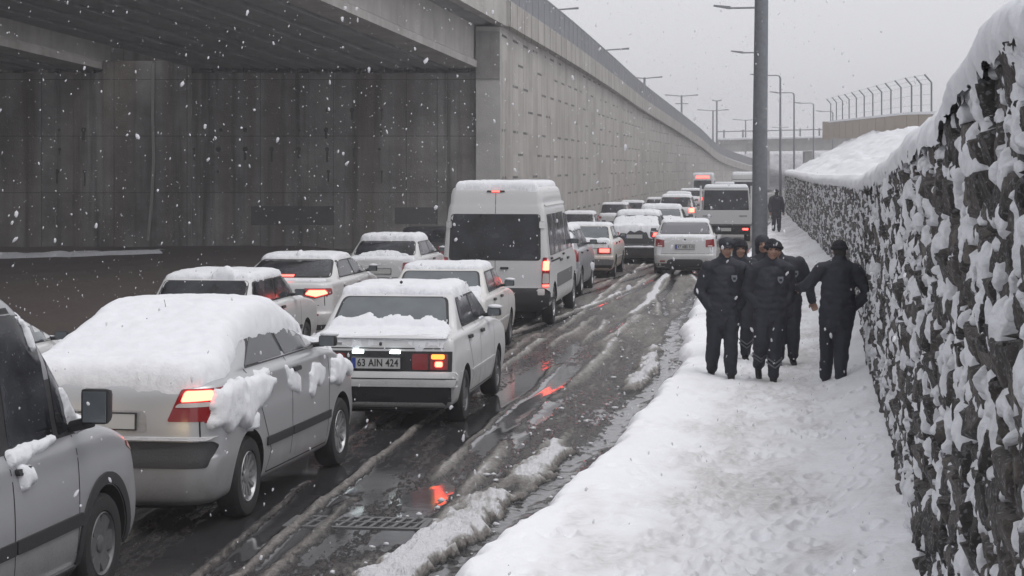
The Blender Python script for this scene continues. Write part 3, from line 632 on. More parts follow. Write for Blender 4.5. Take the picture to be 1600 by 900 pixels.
for x, z0, z1, wd in [(-9.75, -1, 5.92, .45), (-8.7, -1, 5.9, .25), (-16, -1, 5.9, .5), (3.5, -1, 5.9, .3)]:
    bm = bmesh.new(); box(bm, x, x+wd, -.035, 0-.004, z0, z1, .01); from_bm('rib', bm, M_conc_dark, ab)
bm = bmesh.new(); tube(bm, [(-6.02, -.14, 6.25), (-6.04, -.14, 4.5), (-6.0, -.14, 3.0), (-6.08, -.14, 1.5), (-6.2, -.14, .3)], .05, 8)
from_bm('drain_pipe', bm, plain('pipe_grey', (.30, .29, .28), .5), ab)
M_rep = plain('repair_mortar', (.085, .085, .088), .9, var=.2, bscale=3)
for (x0, x1, y0, y1) in [(392, 522, 322, 352), (617, 686, 324, 350)]:
    X0 = (x0-800)/46.6+6; X1 = (x1-800)/46.6+6; bm = bmesh.new(); box(bm, X0, X1, -.012, -.004, 2.74+(262-y1)/46.6, 2.74+(262-y0)/46.6); from_bm('repair_patch', bm, M_rep, ab)
M_tie = plain('tie_hole_stain', (.05, .047, .045), .9)
rgh = random.Random(9)
for row, yp in enumerate((203, 233, 268, 172)):
    for k in range(13):
        xp = 92+ k*42 + rgh.uniform(-4, 4)
        if rgh.random() < (.12, .2, .65, .6)[row]: continue
        X = (xp-800)/46.6+6; z = 2.74+(262-yp)/46.6; r = rgh.uniform(.045, .1)
        if -7.8 < X < -4.7: continue
        bm = bmesh.new(); tube(bm, [(X, -.03, z), (X, -.004, z)], r, 7)
        if rgh.random() < .7: box(bm, X-r*.5, X+r*.4, -.012, -.003, z-rgh.uniform(.15, .5), z)
        from_bm('tie_hole', bm, M_tie, ab)

# ------------------------------------------------------------------ distant overpass
fb = empty('overpass', (40, 300, 0), label='distant snowy overpass crossing beyond the end of the street', cat='bridge')
def fbox(name, L_, mat):
    bm = bmesh.new()
    for b in L_: box(bm, *b)
    return from_bm(name, bm, mat, fb)
bm = bmesh.new(); hexa(bm, [(-9, 0, 5.2), (24, -6, 5.6), (24, 6, 5.6), (-9, 10, 5.2), (-9, 0, 6.5), (24, -6, 7.1), (24, 6, 7.1), (-9, 10, 6.5)]); from_bm('deck', bm, M_conc_light, fb)
bm = bmesh.new(); hexa(bm, [(-9, -.5, 6.3), (24, -6.5, 6.9), (24, -6.05, 6.9), (-9, -.05, 6.3), (-9, -.5, 7.1), (24, -6.5, 7.7), (24, -6.05, 7.7), (-9, -.05, 7.1)]); from_bm('parapet', bm, M_coping, fb)
bm = bmesh.new()
for i in range(12):
    x = -8+2.8*i; z = 7.1+.6*(x+9)/33; box(bm, x-.12, x+.12, -.4-6*(x+9)/33, -.2-6*(x+9)/33, z, z+1.3)
from_bm('posts', bm, M_rail, fb)
bm = bmesh.new(); hexa(bm, [(-9, -.4, 8.1), (24, -6.4, 8.7), (24, -6.3, 8.7), (-9, -.3, 8.1), (-9, -.4, 8.25), (24, -6.4, 8.85), (24, -6.3, 8.85), (-9, -.3, 8.25)]); from_bm('handrail', bm, M_rail, fb)
for x in (-1.5, 5.0, 14):
    bm = bmesh.new(); box(bm, x-.6, x+.6, 1, 3, -1, 5.25); from_bm('pier', bm, M_conc_light, fb)
bm = bmesh.new(); hexa(bm, [(-9, -1.5, 6.9), (24, -7.5, 7.5), (24, -7, 7.5), (-9, -1, 6.9), (-9, -1.5, 7.15), (24, -7.5, 7.75), (24, -6.6, 7.85), (-9, -.6, 7.2)]); from_bm('ledge_snow', bm, M_snow, fb)
M_scrub = plain('snowy_scrub', (.38, .38, .40), .9, bump=1.0, bscale=1.2, var=.75)
hx = np.linspace(22, 90, 90); hy = np.linspace(296, 330, 24)
HX, HY = np.meshgrid(hx, hy, indexing='ij')
HZ = -.5 + 5.4*sst(298, 322, HY) + 1.2*(fbm(HX*.4, HY*.4, 88)-.5)
me, _ = grid_mesh('hill', np.stack([HX, HY, HZ], -1)); link('hill', me, M_scrub, kind='structure')

# ------------------------------------------------------------------ fence on top of the slope
fn = empty('security_fence', (24.5, 124, 5.2), label='low tan block wall topped by angled barbed wire posts on the snow slope', cat='fence')
M_tan = plain('tan_blocks', (.33, .275, .225), .9, bump=.3, bscale=4, var=.18)
f0 = np.array([20.5, 78.0, 4.9]); f1_ = np.array([24.6, 124., 6.05]); f2_ = np.array([30.3, 190., 7.05])
def fp(t):   # t metres along Y
    return f0+(f1_-f0)*(t-78)/46 if t < 124 else f1_+(f2_-f1_)*(t-124)/66
segs = np.arange(84, 191, 6.6)
bm = bmesh.new(); bs = bmesh.new()
for a, b in zip(segs[:-1], segs[1:]):
    pa = fp(a)-np.array(fn.location); pb = fp(b)-np.array(fn.location)
    hexa(bm, [(pa[0], pa[1]+.1, pa[2]-1.5), (pa[0]+.3, pa[1]+.1, pa[2]-1.5), (pb[0]+.3, pb[1]-.1, pb[2]-1.5), (pb[0], pb[1]-.1, pb[2]-1.5), (pa[0], pa[1]+.1, pa[2]), (pa[0]+.3, pa[1]+.1, pa[2]), (pb[0]+.3, pb[1]-.1, pb[2]), (pb[0], pb[1]-.1, pb[2])])
    hexa(bs, [(pa[0]-.05, pa[1], pa[2]+.002), (pa[0]+.35, pa[1], pa[2]+.002), (pb[0]+.35, pb[1], pb[2]+.002), (pb[0]-.05, pb[1], pb[2]+.002), (pa[0], pa[1], pa[2]+.16), (pa[0]+.3, pa[1], pa[2]+.16), (pb[0]+.3, pb[1], pb[2]+.16), (pb[0], pb[1], pb[2]+.16)])
from_bm('block_wall', bm, M_tan, fn); from_bm('snow', bs, M_snow, fn)
# end pier return
bm = bmesh.new(); p = f2_-np.array(fn.location); box(bm, p[0]-.5, p[0]+.4, p[1]-.1, p[1]+.5, p[2]-1.6, p[2]+.1); from_bm('end_pillar', bm, M_tan, fn)
FT = [112, 117, 122.0, 128, 134.2, 140.5, 147, 154, 161, 168, 175, 182, 189]
pts = []
for t in FT:
    p = fp(t)-np.array(fn.location); p = p + np.array([.15, 0, .05])
    bm = bmesh.new(); tube(bm, [p, p+[0, 0, 1.75], p+[-.42, -.1, 2.2]], .055, 6); from_bm('post', bm, M_metal, fn); pts.append(p)
bm = bmesh.new()
for h, dx in ((.5, 0), (1.1, 0), (1.7, 0), (1.95, -.2), (2.18, -.4)):
    tube(bm, [p+[dx, 0, h] for p in pts], .008, 4)
from_bm('wire', bm, M_metal, fn)

# ------------------------------------------------------------------ street lamps
bp_ = empty('street_lamp', (float(rx(3.92, 34)), 34, .05), label='tall tapered galvanised steel lamp post standing just behind the group of men', cat='street lamp')
bm = bmesh.new(); tube(bm, [(0, 0, 0), (.01, 0, 3.1), (.04, 0, 6), (.09, 0, 11)], [.142, .128, .115, .08], 12); from_bm('pole', bm, M_metal, bp_, smooth=R(40))
bm = bmesh.new(); tube(bm, [(.006, 0, 1.72), (.006, 0, 1.75)], .141, 12); tube(bm, [(.012, 0, 3.3), (.012, 0, 3.32)], .133, 12); from_bm('collar', bm, M_metal, bp_, smooth=R(40))
bm = bmesh.new(); box(bm, -.05, .05, -.15, -.13, .55, .95, .004); from_bm('door', bm, M_metal, bp_)
bm = bmesh.new(); tube(bm, [(.09, 0, 10.9), (-.3, 0, 11.2), (-2.2, 0, 11.3)], .04, 8); box(bm, -2.8, -2.1, -.12, .12, 11.22, 11.34, .02); from_bm('arm', bm, M_metal, bp_)
def lamp_single(x, Y, h, al, label):
    o = empty('street_lamp', (x, Y, 0), label=label, cat='street lamp', group='single arm street lamps along the pavement')
    bm = bmesh.new(); tube(bm, [(0, 0, -.5), (0, 0, h-.25), (-.08, 0, h-.05)], [.11, .075, .07], 8); from_bm('pole', bm, M_metal, o, smooth=R(40))
    bm = bmesh.new(); tube(bm, [(-.06, 0, h-.06), (-.3, 0, h), (-al+.55, 0, h-.02)], .05, 6)
    from_bm('arm', bm, M_metal, o)
    bm = bmesh.new(); hexa(bm, [(-al-.1, -.14, h+.06), (-al+.65, -.14, h-.07), (-al+.65, .14, h-.07), (-al-.1, .14, h+.06), (-al-.1, -.14, h+.12), (-al+.65, -.14, h+.06), (-al+.65, .14, h+.06), (-al-.1, .14, h+.12)]); from_bm('lamp_head', bm, M_rail, o)
for X, Y, al, lb in [(11.4, 90, 2.15, 'single arm street lamp whose arm is highest of those left of the big post'), (15.9, 125, 2.0, 'single arm street lamp with second highest arm left of the big post'),
                     (21.1, 156, 2.25, 'single arm street lamp next to the right of the big post'), (27.3, 192, 2.25, 'second single arm street lamp right of the big post'),
                     (33.9, 223, 2.2, 'third single arm street lamp right of the big post, in front of overpass'), (41.4, 256, 2.1, 'farthest faint single arm street lamp beside the tan fence wall')]:
    lamp_single(X, Y, 10.0, al, lb)
def lamp_double(px, py, s, al, label, base=2, extra=None):
    Y = 3100/s; h = CAMH+(262-py)/s
    o = empty('street_lamp', ((px-800)/s, Y, 0), label=label, cat='street lamp', group='double arm street lamps beyond the ramp')
    bm = bmesh.new(); tube(bm, [(0, 0, -1), (0, 0, h)], [.16, .11], 8); from_bm('pole', bm, M_metal, o, smooth=R(40))
    for sg in (-1, 1):
        bm = bmesh.new(); tube(bm, [(0, 0, h-.1), (sg*al*.6, 0, h), (sg*al, 0, h+.06)], [.06, .06, .09], 6); from_bm('arm', bm, M_metal, o)
    if extra: 
        bm = bmesh.new(); tube(bm, [(-al*.4, 0, h-extra), (al*.4, 0, h-extra)], .06, 6); from_bm('crossbar', bm, M_metal, o)
for a in [(858, 14, 23, 2.0, 'double arm lamp showing only its right arm above the ramp railing, highest'), (938, 77, 20, 2.25, 'double arm lamp with right arm showing above railing, second highest'),
          (1007, 121, 15.5, 1.8, 'double arm lamp with short stub of pole above the ramp railing'), (1065, 149, 13, 2.0, 'double arm lamp with a second small crossbar beyond the railing'),
          (1114, 172, 11, 2.2, 'double arm lamp with low wide arms just left of the tall mast'), (1120, 157, 12, .6, 'tall thick mast with a very short crossbar'),
          (1165, 187, 9.5, 2.1, 'faint double arm lamp over the overpass left of the big post'), (1219, 199, 8.5, 1.5, 'smallest faint double arm lamp right of the big post')]:
    lamp_double(*a[:5], extra=1.0 if a[0] == 1065 else None)
# ------------------------------------------------------------------ vehicles
def pchip(xs, ys, q):
    xs = np.asarray(xs, float); ys = np.asarray(ys, float); h = np.diff(xs); dl = np.diff(ys)/h; n = len(xs)
    d = np.zeros(n)
    for i in range(1, n-1):
        if dl[i-1]*dl[i] > 0: d[i] = 2*dl[i-1]*dl[i]/(dl[i-1]+dl[i])
    d[0] = dl[0]; d[-1] = dl[-1]
    i = np.clip(np.searchsorted(xs, q, side='right')-1, 0, n-2); t = (q-xs[i])/h[i]; H_ = h[i]
    return (2*t**3-3*t**2+1)*ys[i]+(t**3-2*t**2+t)*H_*d[i]+(-2*t**3+3*t**2)*ys[i+1]+(t**3-t**2)*H_*d[i+1]
def outline(yr, yf, hw, rr, rf, bow, sb, yc, Lh):
    rr = min(rr, hw*.9, (yf-yr)*.45); rf = min(rf, hw*.9, (yf-yr)*.45)
    pts = []
    for t in np.linspace(0, 1, 6)[:-1]: pts.append((t*(hw-rr), yr))
    for a in np.linspace(0, math.pi/2, 8): pts.append((hw-rr+rr*math.sin(a), yr+rr-rr*math.cos(a)))
    for t in np.linspace(0, 1, 26)[1:-1]: pts.append((hw, yr+rr+(yf-rf-yr-rr)*t))
    for a in np.linspace(0, math.pi/2, 8): pts.append((hw-rf+rf*math.cos(a), yf-rf+rf*math.sin(a)))
    for t in np.linspace(1, 0, 6)[1:]: pts.append((t*(hw-rf), yf))
    out = []
    for x, y in pts:
        k = (y-yc)/Lh
        rear = max(0, 1-(y-yr)/.35); fr = max(0, 1-(yf-y)/.5)
        out.append((x*(1-sb*k*k), y + bow*(x/hw)**2*rear - bow*1.6*(x/hw)**2*fr))
    return out
def loft_body(keys, L, bow=.05, sb=.03, rr=.16, rf=.25, sub=4):
    K = np.array([k[:4] for k in keys], float); n = len(K)
    q = np.unique(np.concatenate([np.linspace(0, n-1, (n-1)*sub+1)]))
    C_ = [pchip(np.arange(n), K[:, j], q) for j in range(4)]
    rings = []
    for z, yr, yf, hw in zip(*C_):
        h = outline(yr, yf, hw, rr, rf, bow, sb, L/2, L/2)
        full = h + [(-x, y) for x, y in h[-2:0:-1]]
        rings.append([(x, y, z) for x, y in full])
    P = np.array(rings); nr, m = P.shape[:2]
    bm = bmesh.new(); V = [[bm.verts.new(p) for p in r] for r in P]
    for i in range(nr-1):
        for j in range(m): bm.faces.new((V[i][j], V[i][(j+1) % m], V[i+1][(j+1) % m], V[i+1][j]))
    f = bm.faces.new(V[0][::-1]); f.material_index = 1
    bm.faces.new(V[-1]); bmesh.ops.recalc_face_normals(bm, faces=bm.faces)
    return bm
def sedan_keys(L, W, H, zt, zh, yb, yt, fb, ft, zn=.72, tip=0.0, roofw=.76, nose=.0, bump=.03):
    hw = W/2; b = zt+.035
    k = [(.20, .16, L-.16, hw-.12), (.25, .05, L-.06, hw-.05), (.36, .01, L-.01, hw-.02), (.50, 0, L, hw-.003), (.56, .005, L-.01, hw),
         (.60, bump, L-.03, hw), (zn, bump+.01, L-.06-nose, hw), (zn+(zt-zn)*.35, bump+.02, L-.16-nose, hw-.005), (zn+(zt-zn)*.62, bump+.03+tip*.3, L-.40-nose, hw-.014),
         (zt-.045, bump+.05+tip*.6, L-.40-(L-fb-.4)*.45, hw-.026), (zt-.012, bump+.08+tip, L-.40-(L-fb-.4)*.78, hw-.045), (zt+.004, yb-max(.04, (yb-.1)*.45), fb+.10, hw-.07),
         (zt+.02, yb-.03, fb+.02, hw-.08), (b+.01, yb+.02, fb-.03, hw-.088)]
    zt2 = H-.055; hr = hw*roofw
    for t, e in ((.22, .20), (.5, .47), (.78, .75), (1, 1)):
        k.append((b+(zt2-b)*t, yb+(yt-yb)*e, fb+(ft-fb)*e, hw-.088+(hr-hw+.088)*(t**1.15)))
    k += [(H-.03, yt+.10, ft-.09, hr-.045), (H-.014, yt+.22, ft-.22, hr-.11), (H-.004, yt+.42, ft-.42, hr-.24), (H, yt+.62, ft-.62, hr-.42)]
    return k
def bool_arches(bm, wheels, r, hw, mats):
    me = bpy.data.meshes.new('tmp'); bm.to_mesh(me); bm.free()
    for m in mats: me.materials.append(m)
    o = bpy.data.objects.new('tmp', me); COL.objects.link(o)
    bc = bmesh.new()
    for y, zc in wheels:
        for s in (-1, 1):
            g = bmesh.ops.create_cone(bc, cap_ends=True, segments=40, radius1=r, radius2=r, depth=.62, matrix=Matrix.Translation((s*(hw+.04), y, zc)) @ Matrix.Rotation(R(90), 4, 'Y'))
    for f in bc.faces: f.material_index = 1
    mc = bpy.data.meshes.new('tmpc'); bc.to_mesh(mc); bc.free()
    for m in mats: mc.materials.append(m)
    oc = bpy.data.objects.new('tmpc', mc); COL.objects.link(oc)
    md = o.modifiers.new('b', 'BOOLEAN'); md.object = oc; md.operation = 'DIFFERENCE'; md.solver = 'EXACT'; md.material_mode = 'TRANSFER'
    dg = bpy.context.evaluated_depsgraph_get(); ev = o.evaluated_get(dg); me2 = bpy.data.meshes.new_from_object(ev)
    bpy.data.objects.remove(o); bpy.data.objects.remove(oc)
    return me2
AX = {'R': (0, 2, 1, -1), 'F': (0, 2, 1, 1), 'S': (1, 2, 0, 1), 'L': (1, 2, 0, -1), 'T': (0, 1, 2, 1)}  # u axis, v axis, ray axis, outward sign
def rpoly(pts, r=.03, n=4):
    """round the corners of a polygon"""
    out = []; m = len(pts)
    for i in range(m):
        p = Vector(pts[i][:2]); a = Vector(pts[i-1][:2]); b = Vector(pts[(i+1) % m][:2]); rr = pts[i][2] if len(pts[i]) > 2 else r
        la = (a-p).length; lb = (b-p).length; t = min(rr, la*.45, lb*.45)
        pa = p+(a-p).normalized()*t; pb = p+(b-p).normalized()*t
        for k in range(n+1):
            s = k/n; out.append(tuple(pa*(1-s)**2+p*2*s*(1-s)+pb*s*s))
    return out
def segdist(P, poly):
    P = np.asarray(P); d = np.full(len(P), 9.)
    for i in range(len(poly)):
        a = np.array(poly[i-1]); b = np.array(poly[i]); ab = b-a; t = np.clip(((P-a)@ab)/max(1e-9, ab@ab), 0, 1)
        d = np.minimum(d, np.linalg.norm(P-(a+t[:, None]*ab), axis=1))
    return d
def patch(body, poly, ax, off=.004, cell=.12, name='panel', mat=None, parent=None, rim=.012, snow=None, jit=0, seed=0, smooth=True, **k):
    bvh = body['bvh']; ua, va, ra, sg = AX[ax]
    if jit:
        q = []
        for i in range(len(poly)):
            a = Vector(poly[i-1]); b = Vector(poly[i]); n = max(1, int((b-a).length/.03))
            for j in range(n):
                p = a.lerp(b, j/n); nn = Vector((-(b-a).y, (b-a).x)); nn = nn.normalized() if nn.length > 1e-6 else Vector((0, 0))
                amt = jit*(fbm(np.array([p.x*7+seed]), np.array([p.y*7+seed*1.7]), 400+seed, 3)[0]-.5)*2
                q.append(tuple(p+nn*amt))
        poly = q
    bm = bmesh.new(); vs = [bm.verts.new((p[0], p[1], 0)) for p in poly]
    try: bm.faces.new(vs)
    except ValueError: bm.free(); return None
    bmesh.ops.triangulate(bm, faces=bm.faces[:])
    for a in (0, 1):
        lo = min(p[a] for p in poly); hi = max(p[a] for p in poly); n = int((hi-lo)/cell)
        for i in range(1, n+1):
            c = Vector((0, 0, 0)); c[a] = lo+(hi-lo)*i/(n+1); no = Vector((0, 0, 0)); no[a] = 1
            bmesh.ops.bisect_plane(bm, geom=bm.verts[:]+bm.edges[:]+bm.faces[:], plane_co=c, plane_no=no)
    d2 = [(v.co.x, v.co.y) for v in bm.verts]; bnd = [v.is_boundary for v in bm.verts]
    if snow:
        ds = segdist(d2, poly); th, rad = snow[:2]; ns = snow[2] if len(snow) > 2 else 1.0
        nz = 1+ns*(-.35+.7*fbm(np.array([p[0] for p in d2])*4+seed, np.array([p[1] for p in d2])*4, 410+seed, 4) + .30*(fbm(np.array([p[0] for p in d2])*16, np.array([p[1] for p in d2])*16, 415+seed)-.5))
        hts = th*np.sqrt(np.clip(1-(1-np.clip(ds/rad, 0, 1))**2, 0, 1))*nz
    ray = Vector((0, 0, 0)); ray[ra] = -sg
    for i, v in enumerate(bm.verts):
        o = Vector((0, 0, 0)); o[ua] = d2[i][0]; o[va] = d2[i][1]; o[ra] = sg*12
        loc, nor, _, _ = bvh.ray_cast(o, ray)
        if loc is None or (ra == 0 and abs(loc.x) < body['hw']*.62):
            o2 = o.copy(); o2[ra] = sg*body['hw'] if ra == 0 else (1.0 if ra == 2 else (0 if sg < 0 else body['L']))
            loc, nor, _, _ = bvh.find_nearest(o2)
        if snow:
            if ax == 'T': v.co = loc+Vector((0, 0, 1))*((hts[i] if not bnd[i] else -.006)) + nor*(.002)
            else: v.co = loc+nor*(hts[i] if not bnd[i] else -.006)
        else:
            v.co = loc+nor*off if nor.dot(-ray) > .1 else loc-ray*off
    if not snow and rim:
        be = [e for e in bm.edges if e.is_boundary]
        r = bmesh.ops.extrude_edge_only(bm, edges=be)
        for v in r['geom']:
            if isinstance(v, bmesh.types.BMVert): v.co += ray*rim
    me = bpy.data.meshes.new(name); bmesh.ops.recalc_face_normals(bm, faces=bm.faces)
    # make sure the visible side faces out
    tot = sum((f.normal*f.calc_area() for f in bm.faces), Vector())
    if tot.dot(ray) > 0: bmesh.ops.reverse_faces(bm, faces=bm.faces[:])
    bm.to_mesh(me); bm.free(); me.shade_smooth()
    if not snow: me.set_sharp_from_angle(angle=R(35))
    return link(name, me, mat, parent, **k)
WHEELC = {}
def wheel(parent, x, y, r, style='alloy', side=1, wdt=.2):
    key = (round(r, 3), style, wdt)
    if key not in WHEELC:
        prof = [(-wdt/2, r*.62), (-wdt/2, r*.80), (-wdt*.47, r*.93), (-wdt*.36, r*.985), (-wdt*.2, r), (0, r*1.002), (wdt*.2, r), (wdt*.36, r*.985), (wdt*.47, r*.93), (wdt/2, r*.80), (wdt*.46, r*.66), (wdt*.36, r*.62)]
        bm = bmesh.new(); n = 44; rg_ = []
        for k in range(n):
            a = 2*math.pi*k/n; rg_.append([bm.verts.new((px, pr*math.cos(a), pr*math.sin(a))) for px, pr in prof])
        for k in range(n):
            for j in range(len(prof)-1): bm.faces.new((rg_[k][j], rg_[k][j+1], rg_[(k+1) % n][j+1], rg_[(k+1) % n][j]))
        t = bpy.data.meshes.new('wheel'); bmesh.ops.recalc_face_normals(bm, faces=bm.faces); bm.to_mesh(t); bm.free(); smooth_me(t, 40)
        bm = bmesh.new(); R1 = r*.63
        # rim barrel and dished face
        pf = [(wdt*.42, R1), (wdt*.46, R1*.97), (wdt*.40, R1*.92), (wdt*.10, R1*.88), (wdt*.02, R1*.3), (wdt*.02, 0)]
        rg_ = []; n = 40
        for k in range(n):
            a = 2*math.pi*k/n; rg_.append([bm.verts.new((px, pr*math.cos(a), pr*math.sin(a))) for px, pr in pf])
        for k in range(n):
            for j in range(len(pf)-1):
                f = bm.faces.new((rg_[k][j], rg_[k][j+1], rg_[(k+1) % n][j+1], rg_[(k+1) % n][j]))
                f.material_index = 1 if j >= 3 else 0
        if style == 'alloy': ns, w0, w1 = 8, .045, .06
        elif style == 'multi': ns, w0, w1 = 12, .025, .03
        else: ns, w0, w1 = 6, .10, .12
        for k in range(ns):
            a = 2*math.pi*k/ns; m = Matrix.Rotation(a, 4, 'X')
            pts = [(wdt*.30, 0.02*0, -w0/2*r/.3), (wdt*.30, 0, w0/2*r/.3), (wdt*.40, R1*.95, w1/2*r/.3), (wdt*.40, R1*.95, -w1/2*r/.3)]
            vs = [bm.verts.new(m @ Vector(p)) for p in pts]+[bm.verts.new(m @ Vector((p[0]-.03, p[1], p[2]*1.1))) for p in pts]
            for f in ((0, 1, 2, 3), (0, 4, 5, 1), (1, 5, 6, 2), (3, 2, 6, 7), (0, 3, 7, 4)): bm.faces.new([vs[i] for i in f])
        tube(bm, [(wdt*.1, 0, 0), (wdt*.36, 0, 0), (wdt*.40, 0, 0)], [.06, .055, .03], 14)
        h = bpy.data.meshes.new('rim'); bmesh.ops.recalc_face_normals(bm, faces=bm.faces); bm.to_mesh(h); bm.free(); smooth_me(h, 35)
        WHEELC[key] = (t, h)
        t.materials.append(M_rubber); h.materials.append(M_alloy if style != 'steel' else M_steelrim); h.materials.append(M_under)
    t, h = WHEELC[key]
    o = bpy.data.objects.new('wheel', t); COL.objects.link(o); o.parent = parent; o.location = (x, y, r)
    if side < 0: o.rotation_euler = (0, 0, math.pi)
    hb = bpy.data.objects.new('rim', h); COL.objects.link(hb); hb.parent = o
    return o
def text_mesh(body, s, size, wdt, mat, parent, loc, rot):
    cu = bpy.data.curves.new('lettering', 'FONT'); cu.body = s; cu.size = size; cu.align_x = 'CENTER'; cu.align_y = 'CENTER'; cu.extrude = .001; cu.offset = size*.015; cu.space_character = 1.05
    o = bpy.data.objects.new('tmp', cu); COL.objects.link(o)
    dg = bpy.context.evaluated_depsgraph_get(); me = bpy.data.meshes.new_from_object(o.evaluated_get(dg)); bpy.data.objects.remove(o)
    xs = [v.co.x for v in me.vertices]; k = wdt/(max(xs)-min(xs))
    for v in me.vertices: v.co.x *= k
    ob = link('lettering', me, mat, parent); ob.location = loc; ob.rotation_euler = rot
    return ob
def plate(body, root, x, z, w=.52, h=.115, txt=None, blue=True, y=None, tilt=0):
    loc, nor, _, _ = body['bvh'].ray_cast(Vector((x, -12, z)), Vector((0, 1, 0)))
    yy = loc.y - .012 if y is None else y
    bm = bmesh.new(); box(bm, x-w/2, x+w/2, yy-.006, yy+.02, z-h/2, z+h/2, .003)
    p = from_bm('number_plate', bm, M_plate, root)
    bm = bmesh.new()
    for a in ((x-w/2-.008, x+w/2+.008, z+h/2, z+h/2+.008), (x-w/2-.008, x+w/2+.008, z-h/2-.008, z-h/2), (x-w/2-.008, x-w/2, z-h/2, z+h/2), (x+w/2, x+w/2+.008, z-h/2, z+h/2)): box(bm, a[0], a[1], yy-.009, yy+.02, a[2], a[3])
    from_bm('frame', bm, M_black, p)
    if blue:
        bm = bmesh.new(); box(bm, x-w/2+.004, x-w/2+.045, yy-.009, yy-.0065, z-h/2+.004, z+h/2-.004); from_bm('country_band', bm, M_plateblue, p)
    if txt:
        t = text_mesh(body, txt, h*.95, w-.085, M_ink, p, (x+.02, yy-.0085, z), (R(90), 0, 0))
    return p
def mirror_pair(root, hw, y, z, mat, s=1.0, sides=(1, -1), sz=(.17, .10)):
    for sd in sides:
        bm = bmesh.new()
        hexa(bm, [(sd*(hw+.03), y-.05, z-sz[1]*.5), (sd*(hw+.03+sz[0]), y-.03, z-sz[1]*.5), (sd*(hw+.01+sz[0]), y+.07, z-sz[1]*.4), (sd*(hw+.03), y+.06, z-sz[1]*.4),
                  (sd*(hw+.03), y-.05, z+sz[1]*.5), (sd*(hw+.02+sz[0]), y-.03, z+sz[1]*.5), (sd*(hw+.01+sz[0]), y+.06, z+sz[1]*.42), (sd*(hw+.03), y+.06, z+sz[1]*.42)], .028)
        tube(bm, [(sd*(hw-.09), y+.03, z-sz[1]*.45), (sd*(hw+.07), y+.01, z-sz[1]*.32)], .022, 8)
        m = from_bm('wing_mirror', bm, mat, root, smooth=R(50))
        bm = bmesh.new(); box(bm, min(sd*(hw+.045), sd*(hw+.005+sz[0])), max(sd*(hw+.045), sd*(hw+.005+sz[0])), y-.054, y-.049, z-sz[1]*.40, z+sz[1]*.40); from_bm('mirror_glass', bm, M_glassfog, m)
def seam(body, root, a, b, ax, w=.011, mat=None, name='panel_gap'):
    a = Vector(a); b = Vector(b); n = Vector((-(b-a).y, (b-a).x)).normalized()*w/2
    return patch(body, [tuple(a+n), tuple(b+n), tuple(b-n), tuple(a-n)][::-1], ax, off=.0015, cell=.10, name=name, mat=mat or M_under, parent=root, rim=0)
